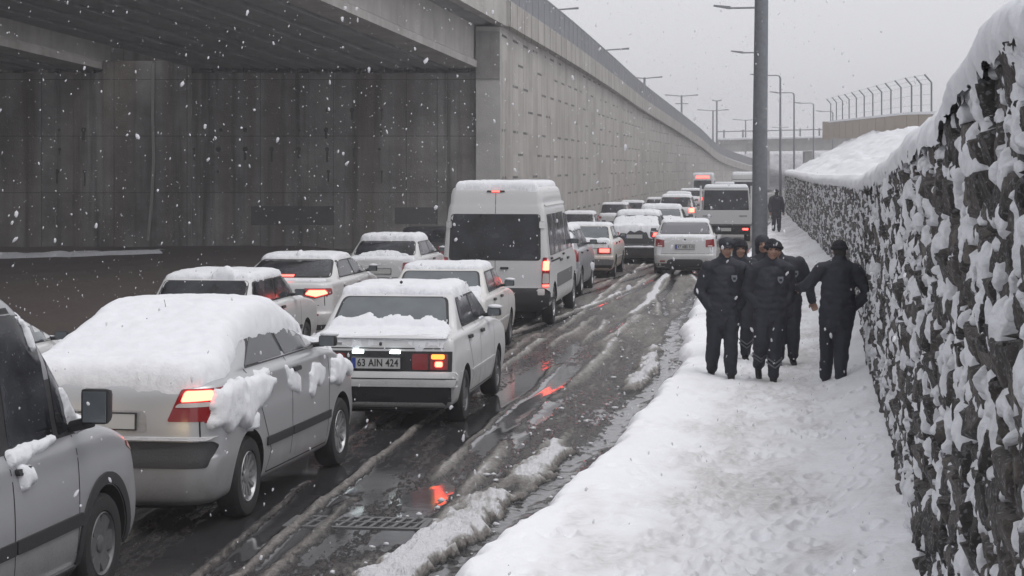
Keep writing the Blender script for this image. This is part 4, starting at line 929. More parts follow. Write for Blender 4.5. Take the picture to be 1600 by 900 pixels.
def make_car(name, label, group, P_, loc, yaw, scale=1.0, keys=None, cat='car'):
    """P_: dict of dimensions and features; loc = world position of the rear bumper centre on the ground"""
    L, W, H = P_['L'], P_['W'], P_['H']; hw = W/2
    root = empty(name, loc, -yaw, label=label, cat=cat, group=group); root.scale = (scale,)*3
    zt, yb, yt, fb, ft = P_['zt'], P_['yb'], P_['yt'], P_['fb'], P_['ft']
    K = keys or sedan_keys(L, W, H, zt, P_.get('zh', .9), yb, yt, fb, ft, P_.get('zn', .72), P_.get('tip', 0), P_.get('roofw', .76), P_.get('nose', 0), P_.get('bump', .03))
    r = P_.get('r', .3); ro, wb = P_['ro'], P_['wb']
    bm = loft_body(K, L, P_.get('bow', .05), P_.get('sb', .035), P_.get('rr', .14), P_.get('rf', .28), sub=P_.get('sub', 4))
    me = bool_arches(bm, [(ro, r), (ro+wb, r)], r+.055, hw, [P_['paint'], M_under])
    smooth_me(me, P_.get('sharp', 38))
    bo = link('body', me, None, root)
    b2 = bmesh.new(); b2.from_mesh(me); bvh = BVHTree.FromBMesh(b2); b2.free()
    body = dict(bvh=bvh, L=L, hw=hw)
    far = P_.get('far', False)
    for sy_ in (ro, ro+wb):
        for sd in (1, -1): wheel(root, sd*(hw-.115), sy_, r, P_.get('rim', 'alloy'), sd)
    glass = P_.get('glass', M_glass); hr = hw*P_.get('roofw', .76); zb = zt+.05
    g = P_.get('gi', .07)
    # rear window
    rw_ = P_.get('rearwin') or [(-(hw-.20), zb+.01), (hw-.20, zb+.01), (hr-.07, H-.085), (-(hr-.07), H-.085)]
    if not P_.get('norear'):
        patch(body, rpoly([(x*1.05, z+(.014 if z > (H+zt)/2 else -.014)) for x, z in rw_], .07), 'R', .002, name='window_seal', mat=M_black, parent=root, rim=.01)
        patch(body, rpoly(rw_, .06), 'R', .006, name='rear_window', mat=P_.get('rglass', glass), parent=root, rim=.01)
    ww = [(-(hw-.19), zb+.02), (hw-.19, zb+.02), (hr-.06, H-.085), (-(hr-.06), H-.085)]
    patch(body, rpoly(ww, .06), 'F', .005, name='windscreen', mat=M_glass, parent=root, rim=.01)
    # side windows
    ztp = H-.105; zbs = P_.get('zbs', zb+.0); B_ = P_.get('bp', (yb+fb)/2+.05)
    def yr_at(z): return yb+(yt-yb)*np.clip((z-zt-.035)/(H-.055-zt-.035), 0, 1)
    def yf_at(z): return fb+(ft-fb)*np.clip((z-zt-.035)/(H-.055-zt-.035), 0, 1)
    c0 = P_.get('cpill', .20)
    rwp = [(yr_at(zbs)+c0+.12, zbs), (B_-.035, zbs), (B_-.035, ztp), (yr_at(ztp)+c0*.75, ztp), (yr_at(zbs+.12)+c0, zbs+.12)]
    fwp = [(B_+.035, zbs), (yf_at(zbs)-.13, zbs), (yf_at(ztp)-.12, ztp), (B_+.035, ztp)]
    wins = P_.get('sidewins') or [rwp, fwp]
    for ax in ('S', 'L'):
        if far and ax == 'L': continue
        if P_.get('seal', True):
            allp = P_.get('sealpoly') or [(rwp[0][0]-.03, zbs-.018), (fwp[1][0]+.05, zbs-.018), (fwp[2][0]+.025, ztp+.018), (rwp[3][0]-.03, ztp+.018), (rwp[4][0]-.035, zbs+.12)]
            patch(body, rpoly(allp, .05), ax, .002, name='window_seal', mat=M_black, parent=root, rim=.008)
        for wp in wins: patch(body, rpoly(wp, .03), ax, .006, name='side_window', mat=P_.get('sglass', glass), parent=root, rim=.006)
    if not far:
        for ax in ('S', 'L'):
            if P_.get('doors', True):
                y0 = ro+r+.10; y2 = ro+wb-r-.14
                for a, b in [((B_, .28), (B_, zt+.03)), ((y2, .28), (y2+.03, zt+.02)), ((max(y0, rwp[0][0]-.05)+.12, .45), (rwp[0][0]-.05, zt+.03)), ((y0+.05, .28), (max(y0, rwp[0][0]-.05)+.12, .45)), ((y0+.05, .28), (y2, .28))]:
                    seam(body, root, a, b, ax)
            for yh in (B_-.85+.62, B_+.0+.0):
                pass
            for yh in ((B_-.24, B_+.02)[0:0] or (rwp[0][0]+.04, B_+.05)):
                patch(body, rpoly([(yh, zt-.10), (yh+.19, zt-.10), (yh+.19, zt-.065), (yh, zt-.065)], .015), ax, .028, name='door_handle', mat=P_.get('handle', M_black), parent=root, rim=.03)
        if P_.get('mould'):
            z0, z1, mm = P_['mould']
            for ax in ('S', 'L'):
                for a, b in ((ro+r+.09, B_-.01), (B_+.012, ro+wb-r-.09)):
                    patch(body, rpoly([(a, z0), (b, z0), (b, z1), (a, z1)], .01), ax, .014, name='side_moulding', mat=mm, parent=root, rim=.016)
        mirror_pair(root, hw-.06, fb-.42+P_.get('my', 0), zt+.09, P_.get('mirmat', M_black))
    elif P_.get('mir', True):
        mirror_pair(root, hw-.06, fb-.42, zt+.09, P_.get('mirmat', M_black), sides=(1,))
    # exhaust side under-floor shadow box: floor pan
    # tail lamps: list of (poly, material, lit list)
    for sd in P_.get('lampsides', (1, -1)):
        lm = None
        for nm, poly, mat, off in P_.get('lamps', []):
            pl = [(x*sd, z) for x, z in poly]
            o = patch(body, rpoly(pl, .02), 'R', off, cell=.05, name='tail_light' if lm is None else nm, mat=mat, parent=root if lm is None else lm, rim=.02)
            if lm is None: lm = o
        for nm, poly, mat, off in P_.get('lamps_side', []):
            o = patch(body, rpoly(poly, .02), 'S' if sd > 0 else 'L', off, cell=.05, name=nm, mat=mat, parent=lm or root, rim=.02)
    for nm, poly, ax, mat, off, rd in P_.get('panels', []):
        patch(body, rpoly(poly, rd), ax, off, cell=.08, name=nm, mat=mat, parent=root, rim=.02+off)
    if P_.get('trunkgap', True):
        zl = P_.get('lidz', .62); xl = hw-.14
        for a, b in [((-xl, zl), (xl, zl)), ((xl, zl), (xl-.02, zt-.04)), ((-xl, zl), (-xl+.02, zt-.04))]: seam(body, root, a, b, 'R')
    if P_.get('bumpgap'): seam(body, root, (-hw+.04, P_['bumpgap']), (hw-.04, P_['bumpgap']), 'R', .012)
    if P_.get('plate'): plate(body, root, *P_['plate'][:2], txt=P_['plate'][2] if len(P_['plate']) > 2 else None)
    # valance / underside seen at the back
    if P_.get('valance'):
        zv = P_['valance']; patch(body, rpoly([(-hw+.06, .215), (hw-.06, .215), (hw-.05, zv), (-hw+.05, zv)], .03), 'R', .006, cell=.1, name='bumper_lower', mat=M_black, parent=root, rim=.02)
    bm = bmesh.new(); box(bm, -hw+.25, hw-.25, .35, L-.4, .14, .24, .02); tube(bm, [(-hw+.3, .12, .2), (-hw+.3, .6, .2)], .025, 8); from_bm('underbody', bm, M_under, root)
    # snow
    S = P_.get('snow', {}); sd_ = P_.get('seed', 1)
    if 'roof' in S:
        y0 = yt+S.get('r0', .02); y1 = ft-S.get('r1', .02); xx = hr-.0+S.get('rx', 0)
        patch(body, rpoly([(-xx, y0), (xx, y0), (xx, y1), (-xx, y1)], .12), 'T', cell=.05, name='roof_snow', mat=M_snow, parent=root, snow=(S['roof'], .06+.03*(S['roof'] > .05)), jit=.025, seed=sd_)
    if 'trunk' in S:
        y0 = .07+P_.get('tip', 0); y1 = yb+S.get('t1', .05)
        patch(body, rpoly([(-hw+.10, y0), (hw-.10, y0), (hw-.17, y1), (-hw+.17, y1)], .05), 'T', cell=.05, name='boot_snow', mat=M_snow, parent=root, snow=(S['trunk'], .06), jit=S.get('tj', .02), seed=sd_+5)
    if 'rear' in S:   # snow still lying on the glass
        y0 = yb-.03; y1 = yb+(yt-yb)*S['rear']
        patch(body, rpoly([(-hw+.15, y0), (hw-.15, y0), (hw-.22, y1), (-hw+.22, y1)], .04), 'T', cell=.035, name='rear_window_snow', mat=M_snow, parent=root, snow=(.022, .05), jit=.07, seed=sd_+7)
    if 'hood' in S:
        patch(body, rpoly([(-hw+.12, fb+.1), (hw-.12, fb+.1), (hw-.2, L-.35), (-hw+.2, L-.35)], .1), 'T', cell=.07, name='bonnet_snow', mat=M_snow, parent=root, snow=(S['hood'], .07), jit=.03, seed=sd_+9)
    if S.get('screen'):
        patch(body, rpoly([(-hw+.2, ft+.0), (hw-.2, ft+.0), (hw-.18, fb-.05), (-hw+.18, fb-.05)], .05), 'T', cell=.06, name='windscreen_snow', mat=M_snow, parent=root, snow=(.04, .06), jit=.03, seed=sd_+11)
    if S.get('mirror') and not far:
        for s_ in (1, -1):
            bm = bmesh.new(); g = bmesh.ops.create_icosphere(bm, subdivisions=2, radius=1, matrix=Matrix.Translation((s_*(hw+.055), fb-.40+P_.get('my', 0), zt+.145)) @ Matrix.Diagonal((.09, .06, .03, 1))); from_bm('mirror_snow', bm, M_snow, root, smooth=True)
    for poly, ax, th, rad, jt, sd2, *nn in S.get('extra', []):
        patch(body, rpoly(poly, .05), ax, cell=.03 if not far else .06, name='snow_patch', mat=M_snow, parent=root, snow=(th, rad, *nn), jit=jt, seed=sd2)
    return root, body
def at_wheel(wx, wy, lx, ly, yaw):
    """rear-bumper centre from the ground contact of the rear right wheel"""
    s, c = math.sin(yaw), math.cos(yaw)
    return wx-(lx*c+ly*s), wy-(-lx*s+ly*c)
P_white = paint('white_paint', (.55, .55, .555), damt=.75, dz=.6)
P_white2 = paint('clean_white_paint', (.57, .57, .57), damt=.65, dz=.5)
P_cream = paint('dirty_white_paint', (.60, .59, .57), dirt=(.17, .125, .09), damt=.85, dz=.65)
P_silver = paint('silver_paint', (.43, .435, .445), metal=.55, damt=.5, dz=.35, rough=.38)
P_silver2 = paint('dirty_silver_paint', (.36, .365, .38), metal=.5, dirt=(.17, .155, .14), damt=.7, dz=.55, rough=.4)
P_dark = paint('black_paint', (.02, .021, .024), damt=.5, dz=.4)
P_grey = paint('grey_paint', (.30, .31, .33), metal=.4, damt=.6, dz=.5)

GQ = 'cars queuing on the slushy road'
def put(c, Y, dz=0): return (float(rx(c, Y)), Y, float(rz(c, Y))+dz)
# --- silver saloon thick with snow
yaw = R(10.5)
x_, y_ = at_wheel(-2.09, 15.60, .84, .93, yaw)
meg = dict(L=4.38, W=1.776, H=1.47, zt=1.12, zh=.97, yb=.60, yt=1.42, fb=3.36, ft=2.62, zn=.78, r=.315, ro=.93, wb=2.69, paint=P_silver, rr=.22, rf=.35, roofw=.74, rim='multi', bump=.05, cpill=.26,
    glass=M_glassfog, norear=True, lidz=.70, sglass=plain('frosty_side_glass', (.022, .024, .028), .15, var=.5, bscale=6),
    lamps=[('red_lens', [(.50, .84), (.60, 1.08), (.88, 1.08), (.88, .84)], M_red, .006), ('lit_lamp', [(.60, .985), (.63, 1.065), (.80, 1.065), (.83, .995)], M_redhot, .013), ('clear_lens', [(.555, .945), (.585, .975), (.86, .985), (.86, .95)], M_clear, .011)],
    lamps_side=[('red_lens', [(.02, .84), (.34, .885), (.12, 1.04), (.02, 1.04)], M_red, .006)],
    panels=[('bumper_insert', [(-.80, .50), (.80, .50), (.85, .66), (.82, .69), (-.82, .69), (-.85, .66)], 'R', M_black, .008, .02), ('bumper_snow', [(-.78, .70), (.78, .70), (.84, .725), (-.84, .725)], 'R', M_snowwet, .02, .01), ('plate_recess', [(-.35, .76), (.35, .76), (.33, .92), (-.33, .92)], 'R', M_silver if 'M_silver' in globals() else M_alloy, .004, .03)],
    mould=(.50, .57, M_black), plate=(0, .84), snow=dict(mirror=1, hood=.10, screen=1, extra=[
        ([(-.74, .16), (-.5, .11), (.5, .11), (.74, .16), (.78, .62), (.66, 1.30), (.70, 1.55), (.70, 3.0), (-.70, 3.0), (-.70, 1.5), (-.66, 1.30), (-.78, .62)], 'T', .18, .17, .02, 3, .3),
        ([(.16, .80), (.42, .70), (.60, .78), (.86, .68), (1.02, .80), (1.45, .93), (1.62, 1.02), (1.3, 1.09), (.45, 1.10), (.22, 1.06)], 'S', .055, .08, .05, 4),
        ([(.88, .56), (1.02, .60), (1.02, .82), (.80, .82)], 'S', .055, .07, .03, 6),
        ([(1.95, .86), (2.25, .80), (2.3, 1.0), (2.05, 1.07), (1.9, 1.1)], 'S', .022, .06, .05, 5),
        ([(2.5, .78), (2.62, .72), (2.75, .84), (3.0, .84), (3.1, .98), (2.8, 1.03), (2.55, .98)], 'S', .024, .06, .05, 6),
        ([(3.2, .80), (3.5, .76), (3.75, .84), (3.95, .80), (4.0, .92), (3.7, 1.0), (3.3, 1.02)], 'S', .035, .07, .05, 7),
        ([(1.02, 1.06), (1.1, 1.02), (1.4, 1.05), (1.45, 1.10), (1.2, 1.13)], 'S', .03, .04, .02, 8)]))
root, body = make_car('sedan', 'silver sedan buried under a thick smooth blanket of snow, nearest whole car', GQ, meg, (x_, y_, 0), yaw)
bm = bmesh.new(); tube(bm, [(0, 1.50, 1.43), (-.02, 1.42, 1.66)], [.004, .002], 5); from_bm('antenna', bm, M_black, root)

# --- white boxy saloon with plate
yaw = R(7.6); x_, y_ = at_wheel(-.52, 21.5, .78, .84, yaw)
r9 = dict(L=4.10, W=1.64, H=1.40, zt=.97, zh=.9, yb=.62, yt=1.02, fb=2.95, ft=2.35, zn=.70, r=.285, ro=.84, wb=2.48, paint=P_white, rr=.06, rf=.12, roofw=.76, rim='steel', bump=.035, cpill=.24, bow=.02, sb=.02,
    rglass=M_glassfog, glass=M_glass, lidz=.845, valance=.45, bumpgap=.585, trunkgap=True,
    lamps=[('red_lens', [(.36, .625), (.735, .625), (.735, .79), (.36, .79)], M_red, .026), ('indicator', [(.56, .735), (.70, .735), (.70, .785), (.56, .785)], M_amber_on, .034), ('lit_lamp', [(.60, .655), (.68, .655), (.68, .71), (.60, .71)], M_redhot, .035), ('lamp_divider', [(.53, .625), (.545, .625), (.545, .79), (.53, .79)], M_black, .036)],
    panels=[('lamp_panel', [(-.77, .60), (.77, .60), (.77, .815), (-.77, .815)], 'R', M_black, .015, .01), ('boot_lip', [(-.72, .935), (.72, .935), (.72, .965), (-.72, .965)], 'R', P_white, .03, .008),
            ('bumper', [(-.80, .455), (.80, .455), (.80, .575), (-.80, .575)], 'R', P_white, .045, .02), ('bumper_groove', [(-.79, .53), (.79, .53), (.79, .538), (-.79, .538)], 'R', M_under, .047, .002),
            ('badge', [(.0, .87), (.03, .87), (.03, .905), (.0, .905)], 'R', M_black, .006, .012), ('lettering_strip', [(-.66, .875), (-.40, .875), (-.40, .90), (-.66, .90)], 'R', plain('faded_badge', (.2, .2, .2), .5), .004, .005),
            ('plate_lamp', [(-.28, .79), (-.16, .79), (-.16, .815), (-.28, .815)], 'R', M_white_on, .024, .008), ('plate_lamp', [(.12, .79), (.23, .79), (.23, .815), (.12, .815)], 'R', M_white_on, .024, .008)],
    mould=(.50, .53, P_white), snow=dict(roof=.065, rx=.015, trunk=.025, rear=.34, hood=.04, mirror=1, extra=[([(2.2, .98), (2.5, .99), (2.5, 1.02), (2.2, 1.02)], 'S', .02, .02, .01, 3)]), seed=2)
root, body = make_car('sedan', 'boxy old white sedan with its two white plate lamps lit, plate 63 AIN 424', GQ, r9, (x_, y_, 0), yaw)
plate(body, root, -.02, .695, txt='63 AIN 424', y=-.002)
bm = bmesh.new(); bmesh.ops.create_icosphere(bm, subdivisions=1, radius=.02, matrix=Matrix.Translation((.03, 1.15, 1.475))); from_bm('antenna_base', bm, M_black, root)

# --- silver compact van, cut by the left edge
yaw = R(10.0); x_, y_ = at_wheel(-2.66, 12.75, .84, .80+2.66, yaw)
L_c, hwc = 4.32, .90
ck = [(.22, .1, L_c-.16, hwc-.10), (.28, .03, L_c-.05, hwc-.03), (.42, 0, L_c, hwc), (.56, 0, L_c, hwc+.005), (.66, .02, L_c-.03, hwc+.005), (.80, .02, L_c-.06, hwc), (.92, .03, L_c-.14, hwc-.01), (1.0, .03, L_c-.30, hwc-.025), (1.06, .03, L_c-.52, hwc-.05), (1.09, .03, L_c-.78, hwc-.065), (1.13, .03, L_c-.88, hwc-.075),
      (1.35, .04, L_c-1.12, hwc-.11), (1.6, .06, L_c-1.42, hwc-.16), (1.80, .08, L_c-1.70, hwc-.21), (1.86, .10, L_c-1.84, hwc-.25), (1.90, .18, L_c-1.98, hwc-.33), (1.915, .40, L_c-2.2, hwc-.5), (1.92, 1.0, 1.8, .2)]
ck = [(z if z < 1.14 else 1.13+(z-1.13)*1.17, a, b if z < 1.14 else b+.12*(z-1.13)/.79, c_) for z, a, b, c_ in ck]
con = dict(L=L_c, W=1.8, H=2.05, zt=1.06, yb=.03, yt=.10, fb=L_c-.88, ft=L_c-1.74, r=.325, ro=.80, wb=2.66, paint=P_silver2, rr=.1, rf=.30, rim='steel', norear=True, trunkgap=False, bp=2.05, sharp=50,
    sidewins=[[(2.12, 1.12), (2.76, 1.10), (2.70, 1.85), (2.12, 1.88)], [(2.83, 1.10), (3.26, 1.14), (2.80, 1.80)], [(.9, 1.14), (1.98, 1.14), (1.98, 1.88), (.9, 1.88)]], sealpoly=[(.85, 1.10), (3.34, 1.08), (2.80, 1.91), (.85, 1.92)],
    mirmat=M_black, mould=(.52, .60, M_black), doors=True, my=10,
    snow=dict(extra=[([(-.62, .3), (.66, .3), (.66, 2.1), (.58, 2.5), (-.58, 2.5), (-.62, 2.1)], 'T', .10, .10, .03, 12), ([(-.7, 3.5), (.7, 3.5), (.6, 3.95), (-.6, 3.95)], 'T', .05, .08, .04, 13),
        ([(2.05, 1.0), (2.3, 1.02), (2.75, 1.07), (2.75, 1.12), (2.05, 1.12)], 'S', .035, .03, .02, 14), ([(2.15, .86), (2.35, .88), (2.32, 1.02), (2.14, 1.02)], 'S', .04, .04, .03, 15),
        ([(3.0, 1.14), (3.12, 1.06), (3.26, 1.12), (3.05, 1.34), (2.93, 1.42)], 'S', .03, .04, .02, 17), ([(2.55, 1.78), (2.62, 1.62), (2.7, 1.64), (2.62, 1.82), (2.45, 1.88)], 'S', .03, .03, .02, 18)]))
root, body = make_car('compact_van', 'dirty silver compact van cut off by the left edge, black mirror and wheel arch', GQ, con, (x_, y_, 0), yaw, keys=ck)
for o in [o for o in root.children if o.name.startswith('wing_mirror')]:
    for c_ in list(o.children): bpy.data.objects.remove(c_)
    bpy.data.objects.remove(o)
for sd in (1, -1):
    bm = bmesh.new(); yy, z = 3.02, 1.26
    hexa(bm, [(sd*(hwc+.02), yy-.06, z-.11), (sd*(hwc+.20), yy-.05, z-.11), (sd*(hwc+.18), yy+.09, z-.09), (sd*(hwc+.02), yy+.08, z-.09), (sd*(hwc+.02), yy-.06, z+.12), (sd*(hwc+.21), yy-.05, z+.12), (sd*(hwc+.19), yy+.07, z+.10), (sd*(hwc+.02), yy+.07, z+.10)], .03)
    hexa(bm, [(sd*(hwc-.10), yy-.02, z-.17), (sd*(hwc+.08), yy-.03, z-.13), (sd*(hwc+.08), yy+.05, z-.13), (sd*(hwc-.10), yy+.12, z-.17), (sd*(hwc-.10), yy-.02, z-.10), (sd*(hwc+.08), yy-.03, z-.06), (sd*(hwc+.08), yy+.05, z-.06), (sd*(hwc-.10), yy+.12, z-.10)], .01)
    m = from_bm('wing_mirror', bm, M_black, root, smooth=R(50))
    bm = bmesh.new(); box(bm, min(sd*(hwc+.04), sd*(hwc+.19)), max(sd*(hwc+.04), sd*(hwc+.19)), yy-.064, yy-.058, z-.09, z+.10, .001); from_bm('mirror_glass', bm, M_glassfog, m)
# wheel arch trims
for ax in ('S', 'L'):
    for yc in (.80, 3.46):
        pts = [(yc+.46*math.cos(a), .325+.46*math.sin(a)) for a in np.linspace(-.25, math.pi+.25, 26)]+[(yc+.385*math.cos(a), .325+.385*math.sin(a)) for a in np.linspace(math.pi+.25, -.25, 26)]
        pts = [(a, max(.26, b)) for a, b in pts]
        patch(body, pts, ax, .012, cell=.1, name='wheel_arch_trim', mat=M_black, parent=root, rim=.03)
    patch(body, rpoly([(1.25, .235), (2.98, .235), (2.98, .30), (1.25, .30)], .01), ax, .03, name='side_step', mat=M_chrome, parent=root, rim=.04)

patch(body, rpoly([(3.86, .90), (4.02, .84), (4.10, .95), (3.90, 1.02)], .03), 'S', .006, name='indicator', mat=M_red, parent=root)
for sd in (1, -1): patch(body, rpoly([(sd*.42, .74), (sd*.78, .76), (sd*.76, .94), (sd*.46, .90)], .03), 'F', .01, name='headlight', mat=M_head, parent=root)
# --- second old white saloon behind the plated one
yaw = R(6.5); x_, y_ = at_wheel(-.27, 28.5, .76, .84, yaw)
b6 = dict(r9); b6.update(paint=P_cream, glass=M_glass, bumpgap=.5, valance=.40, lidz=.60, seed=7,
    lamps=[('red_lens', [(.34, .60), (.70, .60), (.70, .75), (.34, .75)], M_red, .012), ('indicator', [(.36, .66), (.68, .66), (.68, .74), (.36, .74)], M_amber_on, .02)],
    panels=[('grille_strip', [(-.50, .83), (.50, .83), (.50, .90), (-.50, .90)], 'R', M_black, .012, .01), ('bumper', [(-.79, .40), (.79, .40), (.79, .52), (-.79, .52)], 'R', P_cream, .04, .02), ('plate_recess', [(-.3, .60), (.3, .60), (.3, .76), (-.3, .76)], 'R', M_black, .006, .02), ('spare_panel', [(.40, .50), (.68, .50), (.68, .585), (.40, .585)], 'R', M_black, .046, .02)],
    plate=(0, .68), snow=dict(roof=.05, trunk=.05, rear=.25, hood=.05, mirror=1))
make_car('sedan', 'old cream white sedan with glowing orange lamp, between the plated sedan and white van', GQ, b6, (x_, y_, 0), yaw, .94)

# --- left lane: white wagon, white saloon, two others
wag = dict(L=4.25, W=1.64, H=1.42, zt=.98, zh=.9, yb=.22, yt=.62, fb=3.0, ft=2.4, r=.29, ro=.80, wb=2.5, paint=P_white2, rr=.1, rf=.2, roofw=.80, rim='steel', cpill=.14, glass=M_glass, mould=(.5, .56, M_black), trunkgap=False, bow=.02,
    lamps=[('red_lens', [(.60, .62), (.76, .62), (.76, .90), (.60, .90)], M_red, .01)], plate=(0, .7), snow=dict(roof=.05, hood=.05, extra=[([(.05, .62), (.42, .60), (.44, .84), (.12, .85)], 'T', .13, .12, .03, 21)]), seed=11)
make_car('hatchback', 'white hatchback with lump of snow on its roof and red seats behind glass, left lane', GQ, wag, put(-3.85, 27.4), R(7.5))
flu = dict(L=4.6, W=1.81, H=1.48, zt=1.08, zh=.95, yb=.60, yt=1.32, fb=3.5, ft=2.72, r=.32, ro=.98, wb=2.70, paint=P_white2, rr=.24, rf=.35, roofw=.74, cpill=.24, glass=M_glass, lidz=.70, tip=.02, bump=.04, handle=P_white2,
    lamps=[('red_lens', [(.34, .87), (.42, .98), (.84, .98), (.86, .88), (.60, .81)], M_red, .008), ('lit_lamp', [(.44, .88), (.50, .95), (.76, .95), (.80, .89), (.62, .84)], M_redhot, .016)],
    lamps_side=[('red_lens', [(.02, .86), (.26, .93), (.20, .98), (.02, .98)], M_red, .008)],
    panels=[('reflector', [(.48, .53), (.68, .53), (.68, .56), (.48, .56)], 'R', M_red, .006, .01), ('reflector', [(-.68, .53), (-.48, .53), (-.48, .56), (-.68, .56)], 'R', M_red, .006, .01), ('badge', [(-.04, .965), (.04, .965), (.04, 1.03), (-.04, 1.03)], 'R', M_chrome, .006, .03), ('boot_trim', [(-.3, .90), (.3, .90), (.3, .925), (-.3, .925)], 'R', M_chrome, .01, .01), ('high_brake_lamp', [(-.16, 1.135), (.10, 1.135), (.10, 1.165), (-.16, 1.165)], 'R', M_red_on, .012, .01)],
    plate=(0, .80), valance=.38, snow=dict(roof=.035, hood=.05, mirror=1, extra=[([(-.06, 1.36), (.06, 1.36), (.05, 1.62), (-.05, 1.62)], 'T', .08, .06, .02, 22), ([(-.72, .42), (.72, .42), (.7, .60), (-.7, .60)], 'T', .02, .04, .03, 23)]), seed=13)
make_car('sedan', 'white sedan with bright high brake lamp in its rear window and wing mirror out', GQ, flu, put(-4.08, 33.0, -.05), R(8))
log = dict(L=4.3, W=1.74, H=1.50, zt=1.08, zh=.95, yb=.50, yt=1.0, fb=3.2, ft=2.5, r=.31, ro=.85, wb=2.6, paint=P_white, rr=.16, rf=.3, roofw=.76, cpill=.22, glass=M_glass, lidz=.66,
    lamps=[('red_lens', [(.50, .76), (.52, .99), (.82, .99), (.82, .76)], M_red, .008), ('lit_lamp', [(.55, .80), (.57, .93), (.76, .93), (.76, .80)], M_redhot, .016)],
    panels=[('badge', [(-.04, .93), (.04, .93), (.04, .99), (-.04, .99)], 'R', M_chrome, .006, .03)], plate=(0, .80), valance=.36, snow=dict(roof=.09, trunk=.015, hood=.05, mirror=1, extra=[([(-.55, .46), (.58, .46), (.55, .56), (.1, .62), (-.5, .60)], 'T', .05, .05, .05, 31)]), seed=17)
make_car('sedan', 'dirty white sedan with thick snow roof cap, just left of the big white van', GQ, log, put(-4.18, 42.0), R(8), .97)
dk = dict(L=4.3, W=1.75, H=1.47, zt=.98, yb=.45, yt=.95, fb=3.2, ft=2.5, r=.31, ro=.85, wb=2.6, paint=P_dark, cpill=.2, glass=M_glass, far=True, sub=3, lamps=[('red_lens', [(.5, .75), (.5, .95), (.8, .95), (.8, .75)], M_red, .008)], seed=19)
make_car('car', 'black car almost hidden between the snow capped white sedan and the van', GQ, dk, put(-5.6, 55.0), R(8))
lc = dict(flu); lc.update(paint=P_white2, lamps=[], panels=[], lamps_side=[], seed=23, mirmat=M_black, sglass=M_glassfog, snow=dict(roof=.04, hood=.05))
make_car('car', 'white car whose side window shows behind the silver compact van, far left', GQ, lc, put(-4.55, 18.6), R(9), .97)

# --- cars ahead, from the van on
s8 = dict(L=4.1, W=1.70, H=1.48, zt=1.0, zh=.92, yb=.30, yt=.75, fb=3.1, ft=2.4, r=.30, ro=.72, wb=2.5, paint=P_grey, rr=.2, rf=.3, roofw=.76, cpill=.2, glass=M_glass, lamps=[('red_lens', [(.62, .75), (.66, 1.0), (.8, 1.0), (.8, .75)], M_red, .008)], plate=(0, .75), snow=dict(roof=.05, rear=.9, hood=.04), seed=29)
yaw = R(7.5); x_, y_ = at_wheel(1.47, 42.5, .80, .72, yaw)
r8, b8 = make_car('hatchback', 'silver grey hatchback right in front of the white van, only its side showing', GQ, s8, (x_, y_, 0), yaw)
for sd in (1, -1): patch(b8, rpoly([(sd*.42, .66), (sd*.72, .68), (sd*.72, .82), (sd*.46, .80)], .03), 'F', .01, name='headlight', mat=M_head, parent=r8)
b9 = dict(b6); b9.update(paint=paint('orange_lit_dirty_white', (.58, .57, .55), dirt=(.24, .12, .05), damt=.95, dz=.75), seed=31, valance=.36, lidz=.78,  # orange dirt colour: lamp glow painted in together with real mud
    lamps=[('red_lens', [(.38, .64), (.74, .64), (.74, .80), (.38, .80)], M_red, .012), ('lit_lamp', [(.44, .68), (.70, .68), (.70, .78), (.44, .78)], M_red_on, .02)],
    panels=[('boot_edge', [(-.62, .90), (.62, .90), (.62, .94), (-.62, .94)], 'R', M_black, .012, .01), ('bumper', [(-.79, .36), (.79, .36), (.79, .50), (-.79, .50)], 'R', M_steelrim, .03, .02)], plate=None, snow=dict(roof=.03, hood=.04, trunk=.05, t1=.02))
yaw = R(7.5); x_, y_ = at_wheel(2.62, 49.7, .78, .84, yaw)
make_car('sedan', 'old white sedan with orange glow painted on muddy lower back, ahead of the white van', GQ, b9, (x_, y_, 0), yaw, .95)
l10 = dict(log); l10.update(paint=P_white, seed=37, rglass=plain('misty_rear_glass', (.12, .12, .135), .2, coat=.5), snow=dict(roof=.03, trunk=.02, t1=-.02, hood=.04), valance=.34, lidz=.60,
    lamps=[('red_lens', [(.56, .78), (.56, .98), (.78, 1.0), (.80, .80)], M_red, .01), ('clear_lens', [(.62, .80), (.62, .83), (.74, .83), (.74, .80)], plain('pale_reversing_lens', (.75, .6, .58), .3), .016)],
    panels=[('badge', [(-.025, .965), (.025, .965), (.025, 1.01), (-.025, 1.01)], 'R', M_ink, .006, .02), ('lower_bumper', [(-.52, .235), (.52, .235), (.48, .42), (.40, .455), (-.40, .455), (-.48, .42)], 'R', M_black, .01, .04), ('reflector', [(-.68, .38), (-.54, .38), (-.54, .42), (-.68, .42)], 'R', M_red, .006, .01), ('reflector', [(.54, .38), (.68, .38), (.68, .42), (.54, .42)], 'R', M_red, .006, .01)],
    plate=(0, .79, '47 ABS 510'))
make_car('sedan', 'clean white sedan in right lane with unlit dark red lamps, beside the walking men', GQ, l10, put(1.95, 50.2), R(5.5), .93)
d11 = dict(log); d11.update(paint=P_dark, seed=41, plate=(-.05, .84), snow=dict(roof=.10, rear=.95, trunk=.10, hood=.06, extra=[([(-.8, .50), (.8, .50), (.8, .56), (-.8, .56)], 'R', .05, .03, .02, 42)]), valance=None,
    lamps=[('red_lens', [(.48, .80), (.50, .97), (.84, .97), (.84, .80)], M_red, .01), ('lit_lamp', [(.52, .83), (.54, .95), (.80, .95), (.80, .83)], M_red_on, .018)], panels=[])
make_car('sedan', 'black sedan blanketed with snow on roof and boot with red lamp lit', GQ, d11, put(.30, 56.0), R(7.5), .95)
